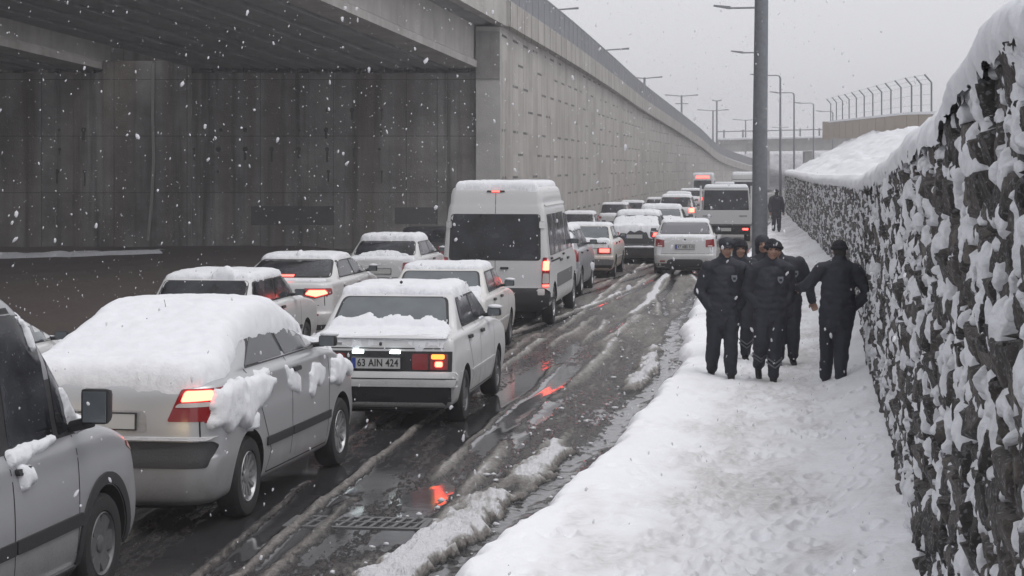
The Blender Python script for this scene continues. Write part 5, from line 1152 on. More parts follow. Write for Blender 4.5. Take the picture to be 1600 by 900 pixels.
l12 = dict(log); l12.update(seed=43, snow=dict(roof=.09, rear=.3, trunk=.08, hood=.05), rglass=M_glassfog, lamps=[('red_lens', [(.55, .76), (.57, .95), (.82, .95), (.82, .76)], M_red, .008)], panels=[], paint=P_white2)
make_car('sedan', 'snowy white sedan directly ahead of the black snow covered sedan', GQ, l12, put(.55, 63.5), R(7.5), .98)
h14 = dict(s8); h14.update(paint=P_white2, seed=47, far=True, sub=3, rglass=M_glass, L=4.1, H=1.54, snow=dict(roof=.06), plate=None, panels=[('high_brake_lamp', [(-.1, 1.40), (.1, 1.40), (.1, 1.43), (-.1, 1.43)], 'R', M_red, .01, .01)],
    lamps=[('red_lens', [(.58, .80), (.62, 1.05), (.80, 1.05), (.80, .80)], M_red, .01), ('lit_lamp', [(.58, .82), (.60, .98), (.78, .98), (.78, .82)], M_redhot, .025)])
make_car('hatchback', 'white hatchback with very bright brake lamp left of the flatbed truck', GQ, h14, put(.05, 85.0), R(7.5), 1.0)
def far_hatch(label, c, Y, seed, sc=1.0, on=False, dark=False, roof=.06, H=1.5, W=1.7, yaw=7.5):
    d = dict(s8); d.update(paint=P_dark if dark else P_white, seed=seed, far=True, sub=3, plate=None, H=H, W=W, snow=dict(roof=roof, trunk=.05), lamps=[('red_lens', [(.58, .80), (.62, 1.0), (.80, 1.0), (.80, .80)], M_red, .01)]+([('lit_lamp', [(.56, .80), (.58, .98), (.80, .98), (.80, .80)], M_redhot, .03)] if on else []), panels=[])
    return make_car('hatchback', label, GQ, d, put(c, Y), R(yaw), sc)
far_hatch('round white hatchback with dark rear window close to the panel wall', -3.7, 80, 51, .98)
far_hatch('white car with wide dark tinted rear glass second along the panel wall', -3.8, 100, 53, 1.0, H=1.58, roof=.03)
far_hatch('snowy white car third along the panel wall behind the tinted glass one', -3.75, 112, 55)
far_hatch('far white car with lit brake lamp farthest along the panel wall', -3.2, 127, 57, on=True)
far_hatch('small white car roof behind the hatchback with bright brake lamp', -.75, 104, 59)
far_hatch('far white car with lit brake lamp below the minibus', -.75, 121, 61, on=True)
# --- vans
def van_keys(L, hw, H):
    return [(.30, .10, L-.2, hw-.12), (.36, .02, L-.06, hw-.03), (.50, 0, L, hw), (.62, 0, L-.01, hw), (.68, .03, L-.03, hw), (.95, .035, L-.12, hw), (1.10, .04, L-.40, hw-.002), (1.22, .045, L-.75, hw-.01), (1.32, .05, L-.98, hw-.02),
            (1.6, .065, L-1.28, hw-.045), (1.9, .085, L-1.6, hw-.075), (2.05, .10, L-1.75, hw-.095), (2.12, .11, L-1.84, hw-.12), (H-.16, .125, L-2.0, hw-.13), (H-.06, .145, L-2.1, hw-.155), (H-.02, .19, L-2.2, hw-.20), (H-.005, .26, L-2.4, hw-.32), (H, .5, L-2.7, hw-.55)]
vk = dict(L=5.55, W=1.86, H=2.42, zt=1.25, yb=.05, yt=.15, fb=4.55, ft=3.65, r=.345, ro=1.05, wb=3.72, paint=P_white2, rr=.10, rf=.35, rim='multi', bow=.015, sb=.01, trunkgap=False, doors=False, sharp=45, roofw=.8, rearwin=[(-.77, 1.16), (.75, 1.16), (.74, 1.93), (-.74, 1.93)], glass=M_glass,
    sidewins=[[(.42, 1.22), (1.72, 1.22), (1.72, 1.93), (.42, 1.93)], [(1.80, 1.22), (3.0, 1.22), (3.0, 1.93), (1.80, 1.93)], [(3.12, 1.22), (4.30, 1.22), (3.80, 1.86), (3.12, 1.90)]], seal=False,
    panels=[('bumper', [(-.92, .31), (.92, .31), (.92, .62), (.84, .66), (-.84, .66), (-.92, .62)], 'R', M_black, .03, .03), ('door_gap', [(-.004, .7), (.004, .7), (.004, 1.15), (-.004, 1.15)], 'R', M_under, .003, .001), ('door_gap', [(-.004, 1.95), (.004, 1.95), (.004, 2.30), (-.004, 2.30)], 'R', M_under, .003, .001),
            ('door_handle', [(.09, 1.00), (.23, 1.00), (.23, 1.035), (.09, 1.035)], 'R', M_black, .03, .012), ('high_brake_lamp', [(-.16, 2.315), (.16, 2.315), (.15, 2.345), (-.15, 2.345)], 'R', M_black, .012, .01), ('high_brake_lamp', [(-.07, 2.32), (.07, 2.32), (.07, 2.34), (-.07, 2.34)], 'R', M_red_on, .02, .006),
            ('hinge', [(.76, 1.70), (.84, 1.70), (.84, 1.82), (.76, 1.82)], 'R', P_white, .025, .02), ('hinge', [(-.84, 1.70), (-.76, 1.70), (-.76, 1.82), (-.84, 1.82)], 'R', P_white, .025, .02),
            ('side_moulding', [(1.45, .62), (4.1, .62), (4.1, .86), (1.45, .86)], 'S', M_steelrim, .012, .02), ('side_moulding', [(1.45, .62), (4.1, .62), (4.1, .86), (1.45, .86)], 'L', M_steelrim, .012, .02),
            ('sliding_door_rail', [(.5, 1.10), (2.0, 1.10), (2.0, 1.13), (.5, 1.13)], 'S', M_under, .004, .005), ('door_handle', [(1.9, 1.06), (2.2, 1.06), (2.2, 1.10), (1.9, 1.10)], 'S', M_black, .03, .01), ('door_handle', [(3.15, 1.04), (3.4, 1.04), (3.4, 1.08), (3.15, 1.08)], 'S', M_black, .03, .01),
            ('roof_step', [(.30, 2.07), (3.6, 2.07), (3.6, 2.11), (.30, 2.11)], 'S', P_white2, .025, .015), ('fog_lamp', [(.74, .56), (.85, .56), (.85, .65), (.74, .65)], 'R', M_clear, .035, .02)],
    lamps=[('red_lens', [(.80, .70), (.92, .70), (.92, 1.20), (.82, 1.20)], M_red, .012), ('lit_lamp', [(.82, .98), (.91, .98), (.91, 1.14), (.83, 1.14)], M_redhot, .02), ('clear_lens', [(.815, .76), (.91, .76), (.91, .93), (.825, .93)], M_clear, .018), ('lit_lamp', [(.815, .70), (.91, .70), (.91, .74), (.815, .74)], M_red_on, .02)],
    snow=dict(extra=[([(-.72, .15), (.72, .15), (.72, 3.45), (-.72, 3.45)], 'T', .09, .09, .012, 61, .5), ([(-.5, .62+0), (.5, .62), (.5, .66), (-.5, .66)], 'R', .01, .03, .01, 62)]), seed=67, mirmat=M_black)
yaw = R(7.2); x_, y_ = at_wheel(.69, 34.95, .86, 1.05, yaw)
vroot, vbody = make_car('van', 'large white high roofed passenger van with snow on roof, tallest vehicle in the queue', GQ, vk, (x_, y_, 0), yaw, keys=van_keys(5.55, .93, 2.42), cat='van')
mb = dict(vk); mb.update(far=True, sub=3, seed=71, mir=False, panels=[('high_brake_lamp', [(-.5, 2.12), (.5, 2.12), (.45, 2.28), (-.45, 2.28)], 'R', M_red_on, .02, .03)], rearwin=[(-.62, 1.35), (.62, 1.35), (.60, 1.95), (-.60, 1.95)], lamps=[('red_lens', [(.745, .70), (.86, .70), (.86, 1.20), (.765, 1.20)], M_red, .012)])
make_car('minibus', 'distant white minibus with its high red brake lamp glowing', GQ, mb, put(-.7, 140), R(8), .98, keys=van_keys(5.55, .87, 2.42), cat='minibus')
mb2 = dict(mb); mb2.update(panels=[('roof_line', [(-.7, 2.08), (.7, 2.08), (.7, 2.11), (-.7, 2.11)], 'R', M_steelrim, .01, .01)], seed=73)
make_car('minibus', 'white minibus half hidden behind the big lamp post, ahead of the flatbed truck', GQ, mb2, put(2.75, 108), R(8), 1.0, keys=van_keys(5.55, .87, 2.42), cat='minibus')
far_hatch('distant white car glimpsed just right of the big lamp post', 1.3, 168, 77, roof=.08)

# --- flatbed truck with double cab
tx = empty('flatbed_truck', put(2.45, 73.0), -R(7), label='small white flatbed truck with dark rear cab glass and closed tailgate', cat='truck', group=GQ)
hwt = 1.02
bm = bmesh.new(); box(bm, -hwt, hwt, 0, .05, .66, 1.16, .012); g_ = from_bm('tailgate', bm, P_white, tx)
bm = bmesh.new(); box(bm, -.82, -.50, -.006, -.002, .93, .99); from_bm('lettering_strip', bm, plain('grey_transfer', (.25, .25, .26), .5), g_)
bm = bmesh.new(); box(bm, .52, .80, -.006, -.002, .93, .99); from_bm('lettering_strip', bm, MATS['grey_transfer'], g_)
for sd in (-1, 1):
    bm = bmesh.new(); box(bm, *sorted((sd*hwt, sd*(hwt-.04))), .055, 2.6, .66, 1.14, .01); from_bm('side_board', bm, P_white, tx)
bm = bmesh.new(); box(bm, -hwt+.05, hwt-.05, .06, 2.6, .60, .68); from_bm('load_bed', bm, M_steelrim, tx)
bm = bmesh.new(); box(bm, -hwt+.06, hwt-.06, .07, 2.55, .685, .80, .03); from_bm('bed_snow', bm, M_snow, tx)
for sd in (-1, 1):
    bm = bmesh.new(); box(bm, *sorted((sd*(hwt-.02), sd*(hwt-.10))), 2.50, 2.58, 1.14, 2.05, .01); from_bm('rack_post', bm, P_white, tx)
bm = bmesh.new(); hexa(bm, [(-.95, 2.70, .55), (.95, 2.70, .55), (.95, 5.0, .55), (-.95, 5.0, .55), (-.86, 2.78, 1.98), (.86, 2.78, 1.98), (.84, 4.3, 1.98), (-.84, 4.3, 1.98)], .06); cab = from_bm('cab', bm, P_white, tx, smooth=R(40))
bm = bmesh.new(); hexa(bm, [(-.86, 2.66, 1.12), (.86, 2.66, 1.12), (.86, 2.69, 1.12), (-.86, 2.69, 1.12), (-.82, 2.72, 1.88), (.82, 2.72, 1.88), (.82, 2.75, 1.88), (-.82, 2.75, 1.88)], .01); from_bm('rear_window', bm, M_glass, cab)
for sd in (-1, 1):
    bm = bmesh.new(); hexa(bm, [(sd*.945, 2.95, 1.2), (sd*.95, 2.95, 1.2), (sd*.95, 4.5, 1.2), (sd*.945, 4.5, 1.2), (sd*.88, 2.98, 1.82), (sd*.90, 2.98, 1.82), (sd*.90, 4.3, 1.82), (sd*.88, 4.3, 1.82)]); from_bm('side_window', bm, M_glass, cab)
bm = bmesh.new(); hexa(bm, [(-.85, 2.74, 1.97), (.85, 2.74, 1.97), (.83, 4.3, 1.97), (-.83, 4.3, 1.97), (-.78, 2.82, 2.10), (.78, 2.82, 2.10), (.76, 4.2, 2.10), (-.76, 4.2, 2.10)], .05); from_bm('roof_snow', bm, M_snow, tx, smooth=R(50))
bm = bmesh.new(); box(bm, -.45, .30, 2.9, 4.2, 2.08, 2.19, .05); from_bm('roof_snow', bm, M_snow, tx, smooth=R(50))
bm = bmesh.new(); box(bm, -.42, .42, .2, 4.9, .38, .60); box(bm, -.92, .92, .06, .12, .28, .62, .01); from_bm('chassis', bm, M_under, tx)
bm = bmesh.new(); box(bm, -.28, .22, .03, .055, .40, .52, .004); from_bm('number_plate', bm, M_plate, tx)
for sd in (-1, 1):
    bm = bmesh.new(); box(bm, *sorted((sd*.60, sd*.88)), .03, .058, .42, .53, .01); lp = from_bm('tail_light', bm, M_red, tx)
    bm = bmesh.new(); box(bm, *sorted((sd*.64, sd*.84)), .024, .032, .45, .51, .003); from_bm('lit_lamp', bm, M_red_on, lp)
for yy in (1.05, 4.15):
    for sd in (-1, 1): wheel(tx, sd*.80, yy, .33, 'steel', sd, .22)
# ------------------------------------------------------------------ people
M_skin = plain('skin', (.30, .175, .13), .55, bump=.1, bscale=80)
M_navy = plain('navy_uniform_cloth', (.018, .020, .030), .75, bump=.5, bscale=14, var=.35)
M_navy2 = plain('navy_trouser_cloth', (.015, .017, .026), .8, bump=.5, bscale=12, var=.35)
M_boot = plain('boot_leather', (.012, .012, .013), .45, bump=.2, bscale=40)
M_hair = plain('dark_hair', (.02, .017, .015), .7)
M_lip = plain('lips', (.28, .11, .09), .5)
M_stripe = plain('reflective_tape', (.11, .115, .125), .4)
M_badge = plain('cloth_badge', (.20, .21, .24), .6)
M_knit = plain('knit_cap', (.014, .015, .021), .95, bump=.9, bscale=60)
SPH = None
def sph(bm, c, r, sc=(1, 1, 1), sub=2):
    bmesh.ops.create_icosphere(bm, subdivisions=sub, radius=1, matrix=Matrix.Translation(c) @ Matrix.Diagonal((r*sc[0], r*sc[1], r*sc[2], 1)))
def limb(bm, pts, sc=(1, 1, 1)):
    """pts: (x,y,z,r) list, spheres run along it close enough to fuse"""
    for a, b in zip(pts[:-1], pts[1:]):
        pa, pb = Vector(a[:3]), Vector(b[:3]); n = max(2, int((pb-pa).length/(min(a[3], b[3])*.5)))
        for i in range(n+1):
            t = i/n; sph(bm, pa.lerp(pb, t), a[3]*(1-t)+b[3]*t, sc)
def fuse(name, bm, vox, mat, parent, wrinkle=0, smooth_it=2, matfn=None, seed=0):
    me = bpy.data.meshes.new('tmp'); bm.to_mesh(me); bm.free()
    o = bpy.data.objects.new('tmp', me); COL.objects.link(o)
    md = o.modifiers.new('r', 'REMESH'); md.mode = 'VOXEL'; md.voxel_size = vox; md.use_smooth_shade = True
    sm = o.modifiers.new('s', 'SMOOTH'); sm.factor = .5; sm.iterations = smooth_it
    dg = bpy.context.evaluated_depsgraph_get(); me2 = bpy.data.meshes.new_from_object(o.evaluated_get(dg)); bpy.data.objects.remove(o)
    me2.materials.clear()
    if wrinkle:
        n = len(me2.vertices); co = np.empty(n*3); me2.vertices.foreach_get('co', co); co = co.reshape(-1, 3)
        no = np.empty(n*3); me2.vertex_normals.foreach_get('vector', no); no = no.reshape(-1, 3)
        w1 = fbm(co[:, 2]*6+co[:, 0]*7+seed, co[:, 0]*6+co[:, 1]*7-co[:, 2]*5, 500+seed, 5, .6)-.5
        w2 = vn(co[:, 2]*14+co[:, 0]*13, co[:, 0]*12-co[:, 2]*7+co[:, 1]*9+seed*3, 510+seed)-.5
        co = co + no*((w1*2.0+w2*.7)*wrinkle)[:, None]
        me2.vertices.foreach_set('co', co.ravel())
    me2.shade_smooth()
    ob = link(name, me2, mat, parent)
    if matfn:
        for p in me2.polygons: p.material_index = matfn(p.center)
    return ob
def person(label, loc, J, face=-1, cap='knit', head_turn=0, head_tilt=0, group='men in dark uniforms walking on the snowy pavement', stripes=True, badge=True, seed=0, s=1.0, hood=False, hands=('L', 'R')):
    """J: joints in metres, x to the right in the photo, y away, z up. face=-1 looks at the camera"""
    root = empty('person', loc, 0, label=label, cat='person', group=group); root.scale = (s,)*3
    hx, hy, hz = J['head']; f = face
    Rm = Matrix.Rotation(head_turn, 3, 'Z') @ Matrix.Rotation(head_tilt, 3, 'X')
    def hp(x, y, z):    # head local: y forward
        v = Rm @ Vector((x, y*f, z)); return (hx+v.x, hy+v.y, hz+v.z)
    # --- the body itself: head, neck, trunk, limbs, hands as one surface
    bm = bmesh.new()
    def hs(x, y, z, r, sc=(1, 1, 1), sub=3): sph(bm, hp(x, y, z), r, sc, sub)
    hs(0, -.008, .035, .088, (.86, 1.06, 1.0)); hs(0, .018, -.035, .068, (.90, .95, 1.05)); hs(0, .042, -.082, .036, (1.05, .85, .8)); hs(0, .055, -.01, .045, (1.15, .7, 1.0))
    hs(.034, .058, -.022, .026); hs(-.034, .058, -.022, .026); hs(0, .072, .028, .04, (1.4, .4, .45))
    for k, (z, r, y) in enumerate(((.018, .011, .082), (.004, .013, .089), (-.012, .015, .097), (-.022, .0165, .100))): hs(0, y, z, r, sub=2)
    hs(.012, .088, -.024, .010, sub=2); hs(-.012, .088, -.024, .010, sub=2)
    hs(0, .082, -.052, .014, (1.7, .8, .55), 2); hs(0, .079, -.062, .013, (1.5, .8, .6), 2); hs(0, .068, -.088, .020, (1.2, .8, .8), 2)
    for sd in (-1, 1):
        hs(sd*.078, -.008, -.002, .022, (.35, .75, 1.3), 2); hs(sd*.079, -.014, .008, .018, (.4, .8, 1), 2)
        hs(sd*.033, .078, .018, .0125, (1.2, .6, .7), 2)
    nk = J['neck']; limb(bm, [(*hp(0, -.02, -.07), .055), (nk[0], nk[1], nk[2], .062)])
    sL, sR, hL, hR = J['shL'], J['shR'], J['hipL'], J['hipR']
    ch = ((sL[0]+sR[0])/2, (sL[1]+sR[1])/2, (sL[2]+sR[2])/2); pv = ((hL[0]+hR[0])/2, (hL[1]+hR[1])/2, (hL[2]+hR[2])/2)
    limb(bm, [(ch[0], ch[1], ch[2]-.02, .10), (pv[0], pv[1], pv[2]+.05, .12)], (1.35, .9, 1))
    for a in ('L', 'R'):
        sh, el, wr = J['sh'+a], J['el'+a], J['wr'+a]
        limb(bm, [(*sh, .055), (*el, .040), (*wr, .028)])
        hp_, kn, an = J['hip'+a], J['kn'+a], J['an'+a]; limb(bm, [(*hp_, .085), (*kn, .055), (*an, .04)])
        if a in hands:
            W_ = Vector(wr); d = J.get('hd'+a); d = Vector(d).normalized() if d else (W_-Vector(el)).normalized()
            pn = Vector(J.get('pn'+a, (0, f, 0))); sdv = d.cross(pn).normalized(); pn = sdv.cross(d).normalized()
            limb(bm, [(*W_, .027), (*(W_+d*.035), .028)])
            for q in (-.5, -.17, .17, .5): limb(bm, [(*(W_+d*.02+sdv*q*.045), .0145), (*(W_+d*.088+sdv*q*.072), .0125)])
            for q, ln in ((-.5, .052), (-.17, .064), (.17, .068), (.5, .060)):
                b0 = W_+d*.088+sdv*q*.072; b1 = b0+(d*.9+pn*.35)*ln*.5; b2 = b1+(d*.55+pn*.8)*ln*.35; b3 = b2+(d*.2+pn*.95)*ln*.25
                limb(bm, [(*b0, .0105), (*b1, .0098), (*b2, .009), (*b3, .008)])
            t0 = W_+d*.03+sdv*.032; t1 = t0+(d*.5+sdv*.7+pn*.35)*.042; t2 = t1+(d*.8+sdv*.15+pn*.4)*.034
            limb(bm, [(*t0, .016), (*t1, .0125), (*t2, .0105)])
    eyes = [Vector(hp(sd*.033, .088, .018)) for sd in (-1, 1)]; mouth = Vector(hp(0, .094, -.057)); brows = [Vector(hp(sd*.034, .09, .038)) for sd in (-1, 1)]
    def mf(c):
        for e in eyes:
            if (c-e).length < .0125: return 2
        for e in brows:
            d = c-e
            if abs(d.z) < .006 and abs(d.x) < .02 and abs(d.y) < .03: return 2
        d = c-mouth
        if abs(d.z) < .008 and abs(d.x) < .023 and d.length < .03: return 1
        return 0
    body = fuse('body', bm, .0085, [M_skin, M_lip, M_hair], root, matfn=mf, smooth_it=1)
    # --- hair
    bm = bmesh.new(); sph(bm, hp(0, -.02, .040), .094, (.90, 1.02, .98), 3); sph(bm, hp(0, -.045, -.02), .075, (1.0, .8, 1.0), 3)
    fuse('hair', bm, .012, M_hair, root)
    # --- jacket with raised collar
    bm = bmesh.new()
    wL = J.get('jw', .17)
    limb(bm, [(ch[0], ch[1], ch[2]-.06, .145), (ch[0]*.6+pv[0]*.4, ch[1]*.6+pv[1]*.4, ch[2]*.6+pv[2]*.4, .162), (pv[0], pv[1], pv[2]+.04, .162), (pv[0], pv[1], pv[2]-.13, .152)], (1.36, .95, 1))
    limb(bm, [(sL[0], sL[1], sL[2], .078), (nk[0], nk[1], nk[2]-.0, .095), (sR[0], sR[1], sR[2], .078)])
    limb(bm, [(nk[0], nk[1]-.0, nk[2]-.02, .082), (nk[0]*.6+hx*.4, nk[1]*.6+hy*.4-.01*f, nk[2]+.065, .082)])
    for a in ('L', 'R'):
        sh, el, wr = J['sh'+a], J['el'+a], J['wr'+a]; W_ = Vector(wr); E = Vector(el); w2 = W_.lerp(E, .04)
        mid = Vector(sh).lerp(E, .5)
        limb(bm, [(*sh, .094), (*mid, .085), (*E, .078), (*E.lerp(w2, .6), .068), (*w2, .058)])
    fuse('jacket', bm, .013, M_navy, root, wrinkle=.015, seed=seed)
    if hood:
        bm = bmesh.new(); sph(bm, hp(0, -.03, .03), .118, (.95, 1.0, 1.05), 3); sph(bm, hp(0, -.05, -.07), .10, (1.05, .95, 1), 3); fuse('hood', bm, .013, M_navy, root, wrinkle=.006)
    # --- trousers
    bm = bmesh.new(); limb(bm, [(hL[0], hL[1], hL[2], .115), (hR[0], hR[1], hR[2], .115)], (1, .95, 1)); sph(bm, (pv[0], pv[1], pv[2]+.05), .15, (1.1, .85, .8))
    for a in ('L', 'R'):
        hp_, kn, an = [Vector(J[q+a]) for q in ('hip', 'kn', 'an')]
        limb(bm, [(*hp_, .125), (*hp_.lerp(kn, .5), .112), (*kn, .096), (*kn.lerp(an, .35), .092), (*kn.lerp(an, .9), .078)])
    fuse('trousers', bm, .013, M_navy2, root, wrinkle=.016, seed=seed+3)
    for a in ('L', 'R'):
        an = Vector(J['an'+a]); d = Vector(J.get('ft'+a, (0, f*1.0, -.12))).normalized(); bm = bmesh.new(); kn = Vector(J['kn'+a])
        up = (kn-an).normalized(); heel = an-up*.055
        limb(bm, [(*(an+up*.14), .056), (*an, .054), (*heel, .046)]); limb(bm, [(*(heel-d*.03), .042), (*(heel+d*.09-Vector((0, 0, .004))), .043), (*(heel+d*.165-Vector((0, 0, .014))), .034)], (1.05, 1, .9))
        fuse('boot', bm, .010, M_boot, root)
        if stripes:
            for k in (0, 1):
                t = .40+.13*k; c = kn.lerp(an, t); u = (an-kn).normalized(); bm = bmesh.new(); ring = []
                for q in range(15):
                    an_ = math.pi*(q/14)-0 ; vx = math.cos(an_); vy = math.sin(an_)*f
                    zoff = -.055*(1-abs(vx))*1.2
                    rr_ = .099
                    ring.append((Vector((c.x+vx*rr_, c.y+vy*rr_, c.z+zoff)), Vector((c.x+vx*rr_, c.y+vy*rr_, c.z+zoff-.020))))
                vs = [(bm.verts.new(p), bm.verts.new(q_)) for p, q_ in ring]
                for i in range(len(vs)-1): bm.faces.new((vs[i][0], vs[i+1][0], vs[i+1][1], vs[i][1]))
                fc = bm.faces[:]; ex = bmesh.ops.extrude_face_region(bm, geom=fc)
                for v in ex['geom']:
                    if isinstance(v, bmesh.types.BMVert): v.co = Vector((c.x, c.y, v.co.z)) + (Vector((v.co.x, v.co.y, 0))-Vector((c.x, c.y, 0)))*.90
                from_bm('trouser_stripe', bm, M_stripe, root, smooth=True)
    if badge:
        bx = ch[0]+.105; by = ch[1]+f*.175; bz = ch[2]-.12; bm = bmesh.new()
        pl = [(-.032, .035), (.032, .035), (.034, -.005), (.018, -.035), (0, -.05), (-.018, -.035), (-.034, -.005)]
        a_ = [bm.verts.new((bx+x, by-f*.012+abs(x)*.1*-f, bz+z)) for x, z in pl]; b_ = [bm.verts.new((bx+x, by-f*.055, bz+z)) for x, z in pl]
        bm.faces.new(a_); bm.faces.new(b_[::-1])
        for i in range(7): bm.faces.new((a_[i], a_[(i+1) % 7], b_[(i+1) % 7], b_[i]))
        bd = from_bm('chest_badge', bm, M_badge, root)
        bm = bmesh.new(); box(bm, bx-.017, bx+.017, *sorted((by-f*.0085, by-f*.03)), bz-.018, bz+.012, .003); from_bm('badge_centre', bm, M_navy, bd)
    if cap == 'knit':
        bm = bmesh.new(); sph(bm, hp(0, -.012, .060), .101, (.92, 1.05, .92), 3); c = fuse('knit_cap', bm, .011, M_knit, root)
        bm = bmesh.new(); ring = [(*hp(.092*math.cos(a), -.008+.104*math.sin(a), .045+(.012 if math.sin(a) > 0 else -.012)*abs(math.sin(a))), .019) for a in np.linspace(0, 2*math.pi, 25)]
        limb(bm, ring, (1, 1, 1.35)); fuse('cap_cuff', bm, .011, M_knit, c)
    elif cap == 'peak':
        bm = bmesh.new(); sph(bm, hp(0, -.008, .068), .104, (.95, 1.05, .80), 3); sph(bm, hp(0, -.02, .035), .1, (.94, 1.0, .6), 3); c = fuse('cap', bm, .011, M_navy, root)
        bm = bmesh.new(); limb(bm, [(*hp(-.055, .085, .052), .010), (*hp(0, .135, .040), .012), (*hp(.055, .085, .052), .010)]); limb(bm, [(*hp(-.04, .08, .054), .010), (*hp(0, .105, .049), .012), (*hp(.04, .08, .054), .010)]); fuse('peak', bm, .009, M_navy, c)
        bm = bmesh.new(); sph(bm, hp(0, .094, .082), .016, (1, .5, 1.1)); from_bm('cap_badge', bm, M_badge, c, smooth=True)
    # flakes caught on shoulders
    bm = bmesh.new(); rgp = random.Random(seed+50)
    for k in range(26):
        t = rgp.random(); p = Vector(sL).lerp(Vector(sR), t); sph(bm, (p.x, p.y+rgp.uniform(-.05, .05), p.z+.078+rgp.uniform(-.008, .004)), rgp.uniform(.004, .008), (1.3, 1, .7), 1)
    from_bm('settled_flakes', bm, M_snow, root, smooth=True)
    return root
def stance(**k):
    J = dict(head=(0, -.03, 1.65), neck=(0, 0, 1.50), shL=(-.195, 0, 1.42), shR=(.195, 0, 1.42), elL=(-.29, .05, 1.14), elR=(.29, .05, 1.14), wrL=(-.17, -.06, .95), wrR=(.17, -.06, .95),
             hipL=(-.10, 0, .92), hipR=(.10, 0, .92), knL=(-.11, -.03, .50), knR=(.11, .03, .50), anL=(-.11, .02, .10), anR=(.11, .0, .10))
    J.update(k); return J
def Y_of(py, base=.06): return (CAMH-base)*3100/(py-262)
def XY(px, py, base=.06):
    Y = Y_of(py, base); return ((px-800)*Y/3100, Y, base)
person('leftmost man of the walking group, dark uniform and peaked cap, facing the camera', XY(1131, 597), stance(
    head=(.03, -.03, 1.665), shL=(-.20, 0, 1.43), shR=(.22, 0, 1.42), elL=(-.30, .05, 1.13), wrL=(-.18, -.05, .93), elR=(.28, .05, 1.13), wrR=(.18, -.05, .93),
    hipL=(-.10, 0, .92), knL=(-.125, -.02, .50), anL=(-.135, .20, .125), knR=(.075, -.10, .51), anR=(.08, -.10, .10)), cap='peak', head_tilt=R(8), seed=1, hands=(), stripes=False)
person('man almost hidden behind the peaked cap man, his chevron striped trouser leg showing', XY(1154, 568), stance(
    head=(.02, -.02, 1.56), neck=(.02, 0, 1.42), shL=(-.17, 0, 1.36), shR=(.18, 0, 1.36), elR=(.23, .03, 1.1), wrR=(.2, -.05, .90), elL=(-.2, .03, 1.1), wrL=(-.18, -.05, .9), knR=(.10, -.10, .50), anR=(.10, .06, .12), hipL=(-.09, 0, .88), hipR=(.09, 0, .88)), cap='knit', seed=2, hood=True, hands=('L',))
person('centre man of the group with uncovered face and knit cap, facing the camera', XY(1204, 600), stance(
    head=(.015, -.04, 1.655), shL=(-.21, 0, 1.42), shR=(.21, 0, 1.42), elL=(-.29, .05, 1.13), wrL=(-.16, -.05, .96), elR=(.28, .05, 1.13), wrR=(.16, -.05, .96),
    knL=(-.13, -.12, .52), anL=(-.12, .24, .20), ftL=(0, -.6, -.8), knR=(.04, -.08, .51), anR=(.02, -.12, .10)), cap='knit', head_turn=R(4), seed=3, hands=())
person('man with a grey hood behind the left shoulder of the centre man', XY(1197, 562), stance(
    head=(-.05, -.02, 1.60), neck=(-.03, 0, 1.45), elL=(-.2, .03, 1.15), wrL=(-.15, -.05, .95), elR=(.2, .03, 1.15), wrR=(.15, -.05, .95), shL=(-.16, 0, 1.36), shR=(.16, 0, 1.36), anL=(-.1, .1, .12)), cap=None, hood=True, seed=4, badge=False)
person('man behind the centre man, bare hand hanging beside the man seen from behind', XY(1234, 575), stance(
    head=(-.19, -.02, 1.56), neck=(-.13, 0, 1.43), shL=(-.22, .02, 1.38), shR=(.13, .0, 1.40), elR=(.26, .04, 1.12), wrR=(.30, -.02, .90), elL=(-.2, .04, 1.1), wrL=(-.2, 0, .9), hdR=(.3, -.1, -1), knR=(.045, -.04, .52), anR=(.06, .12, .13), knL=(-.14, 0, .5), anL=(-.14, .1, .1), hipL=(-.14, 0, .90), hipR=(.05, 0, .90)), cap='knit', seed=5, stripes=False)
person('man seen from behind walking away beside the stone wall, elbow out', XY(1307, 607), stance(
    head=(.045, .05, 1.655), neck=(.04, 0, 1.50), shL=(-.19, 0, 1.44), shR=(.235, 0, 1.43), elL=(-.34, .10, 1.24), wrL=(-.41, .34, 1.20), hdL=(-.3, 1, .0), elR=(.38, .0, 1.16), wrR=(.20, .08, .96),
    hipL=(-.095, 0, .93), hipR=(.115, 0, .93), knL=(-.10, .10, .53), anL=(-.10, .20, .105), knR=(.055, -.02, .50), anR=(.02, -.16, .13)), face=1, cap='knit', head_tilt=R(-10), seed=6, badge=False, stripes=False, hands=('L',))
person('distant man walking alone on the pavement just right of the big lamp post', XY(1213, 364), stance(
    shL=(-.2, 0, 1.42), elL=(-.28, 0, 1.12), wrL=(-.26, -.05, .88), elR=(.28, 0, 1.12), wrR=(.28, -.05, .86), anL=(-.1, .1, .11)), face=1, cap='knit', seed=7, stripes=False, badge=False)

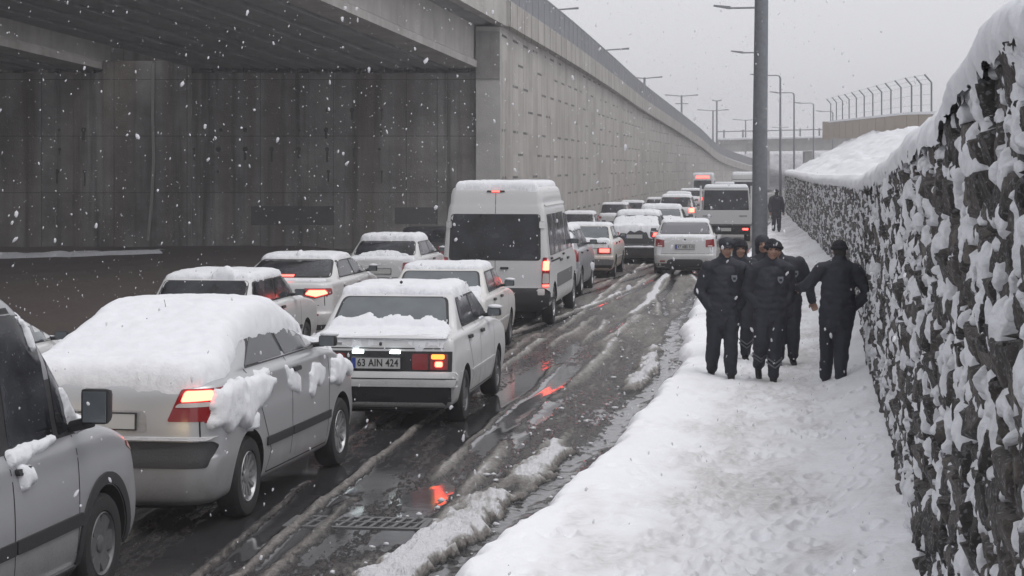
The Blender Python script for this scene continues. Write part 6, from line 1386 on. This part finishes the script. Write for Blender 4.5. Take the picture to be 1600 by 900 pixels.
# ------------------------------------------------------------------ falling snow, real flakes spread through the air
rg = np.random.RandomState(12)
bm = bmesh.new(); base_ = bmesh.new(); bmesh.ops.create_icosphere(base_, subdivisions=1, radius=1)
bv = np.array([v.co[:] for v in base_.verts]); bf = np.array([[v.index for v in f.verts] for f in base_.faces]); base_.free()
VV = []; FF = []; n = 0
def add_flake(p, r, el, tilt):
    global n
    v = bv*(1+.35*(rg.rand(len(bv), 1)-.5)*1.6)*[r, r*.8, r*el]
    c, s_ = math.cos(tilt), math.sin(tilt); v = np.stack([v[:, 0]*c+v[:, 2]*s_, v[:, 1], -v[:, 0]*s_+v[:, 2]*c], -1)
    VV.append(v+p); FF.append(bf+n); n += len(bv)
for k in range(15000):
    Y = 3.5 + 46*rg.rand()**.75
    X = rg.uniform(-.36, .36)*Y*1.25 + rg.uniform(-1.5, 1.5); Zc = rg.uniform(.1, 9.5)
    if X > .13*Y+.75 or Zc > CAMH+.13*Y or Zc < CAMH-.26*Y: continue
    add_flake(np.array([X, Y, Zc]), rg.uniform(.003, .0078)*(1 if Y > 8 else .72)*(1.7 if rg.rand() < .05 else 1), rg.uniform(1.0, 2.4), rg.normal(.1, .3))
VV = np.concatenate(VV); FF = np.concatenate(FF)
me = bpy.data.meshes.new('falling_snow'); me.from_pydata(VV.tolist(), [], FF.tolist()); me.shade_smooth()
mf_, ntf, bf_ = newmat('flake'); bf_.inputs['Base Color'].default_value = (.8, .8, .83, 1); bf_.inputs['Roughness'].default_value = .9; bf_.inputs['Alpha'].default_value = .55
link('falling_snow', me, mf_, kind='stuff')
# ------------------------------------------------------------------ snowy air
bm = bmesh.new(); box(bm, -320, 420, -12, 420, -2.6, 18)
hm = bpy.data.materials.new('snow_haze'); hm.use_nodes = True; hn = hm.node_tree; hn.nodes.clear()
pv = hn.nodes.new('ShaderNodeVolumePrincipled'); pv.inputs['Color'].default_value = (.92, .92, .96, 1); pv.inputs['Density'].default_value = HAZE
ho = hn.nodes.new('ShaderNodeOutputMaterial'); hn.links.new(pv.outputs[0], ho.inputs['Volume'])
from_bm('haze', bm, hm, kind='stuff')
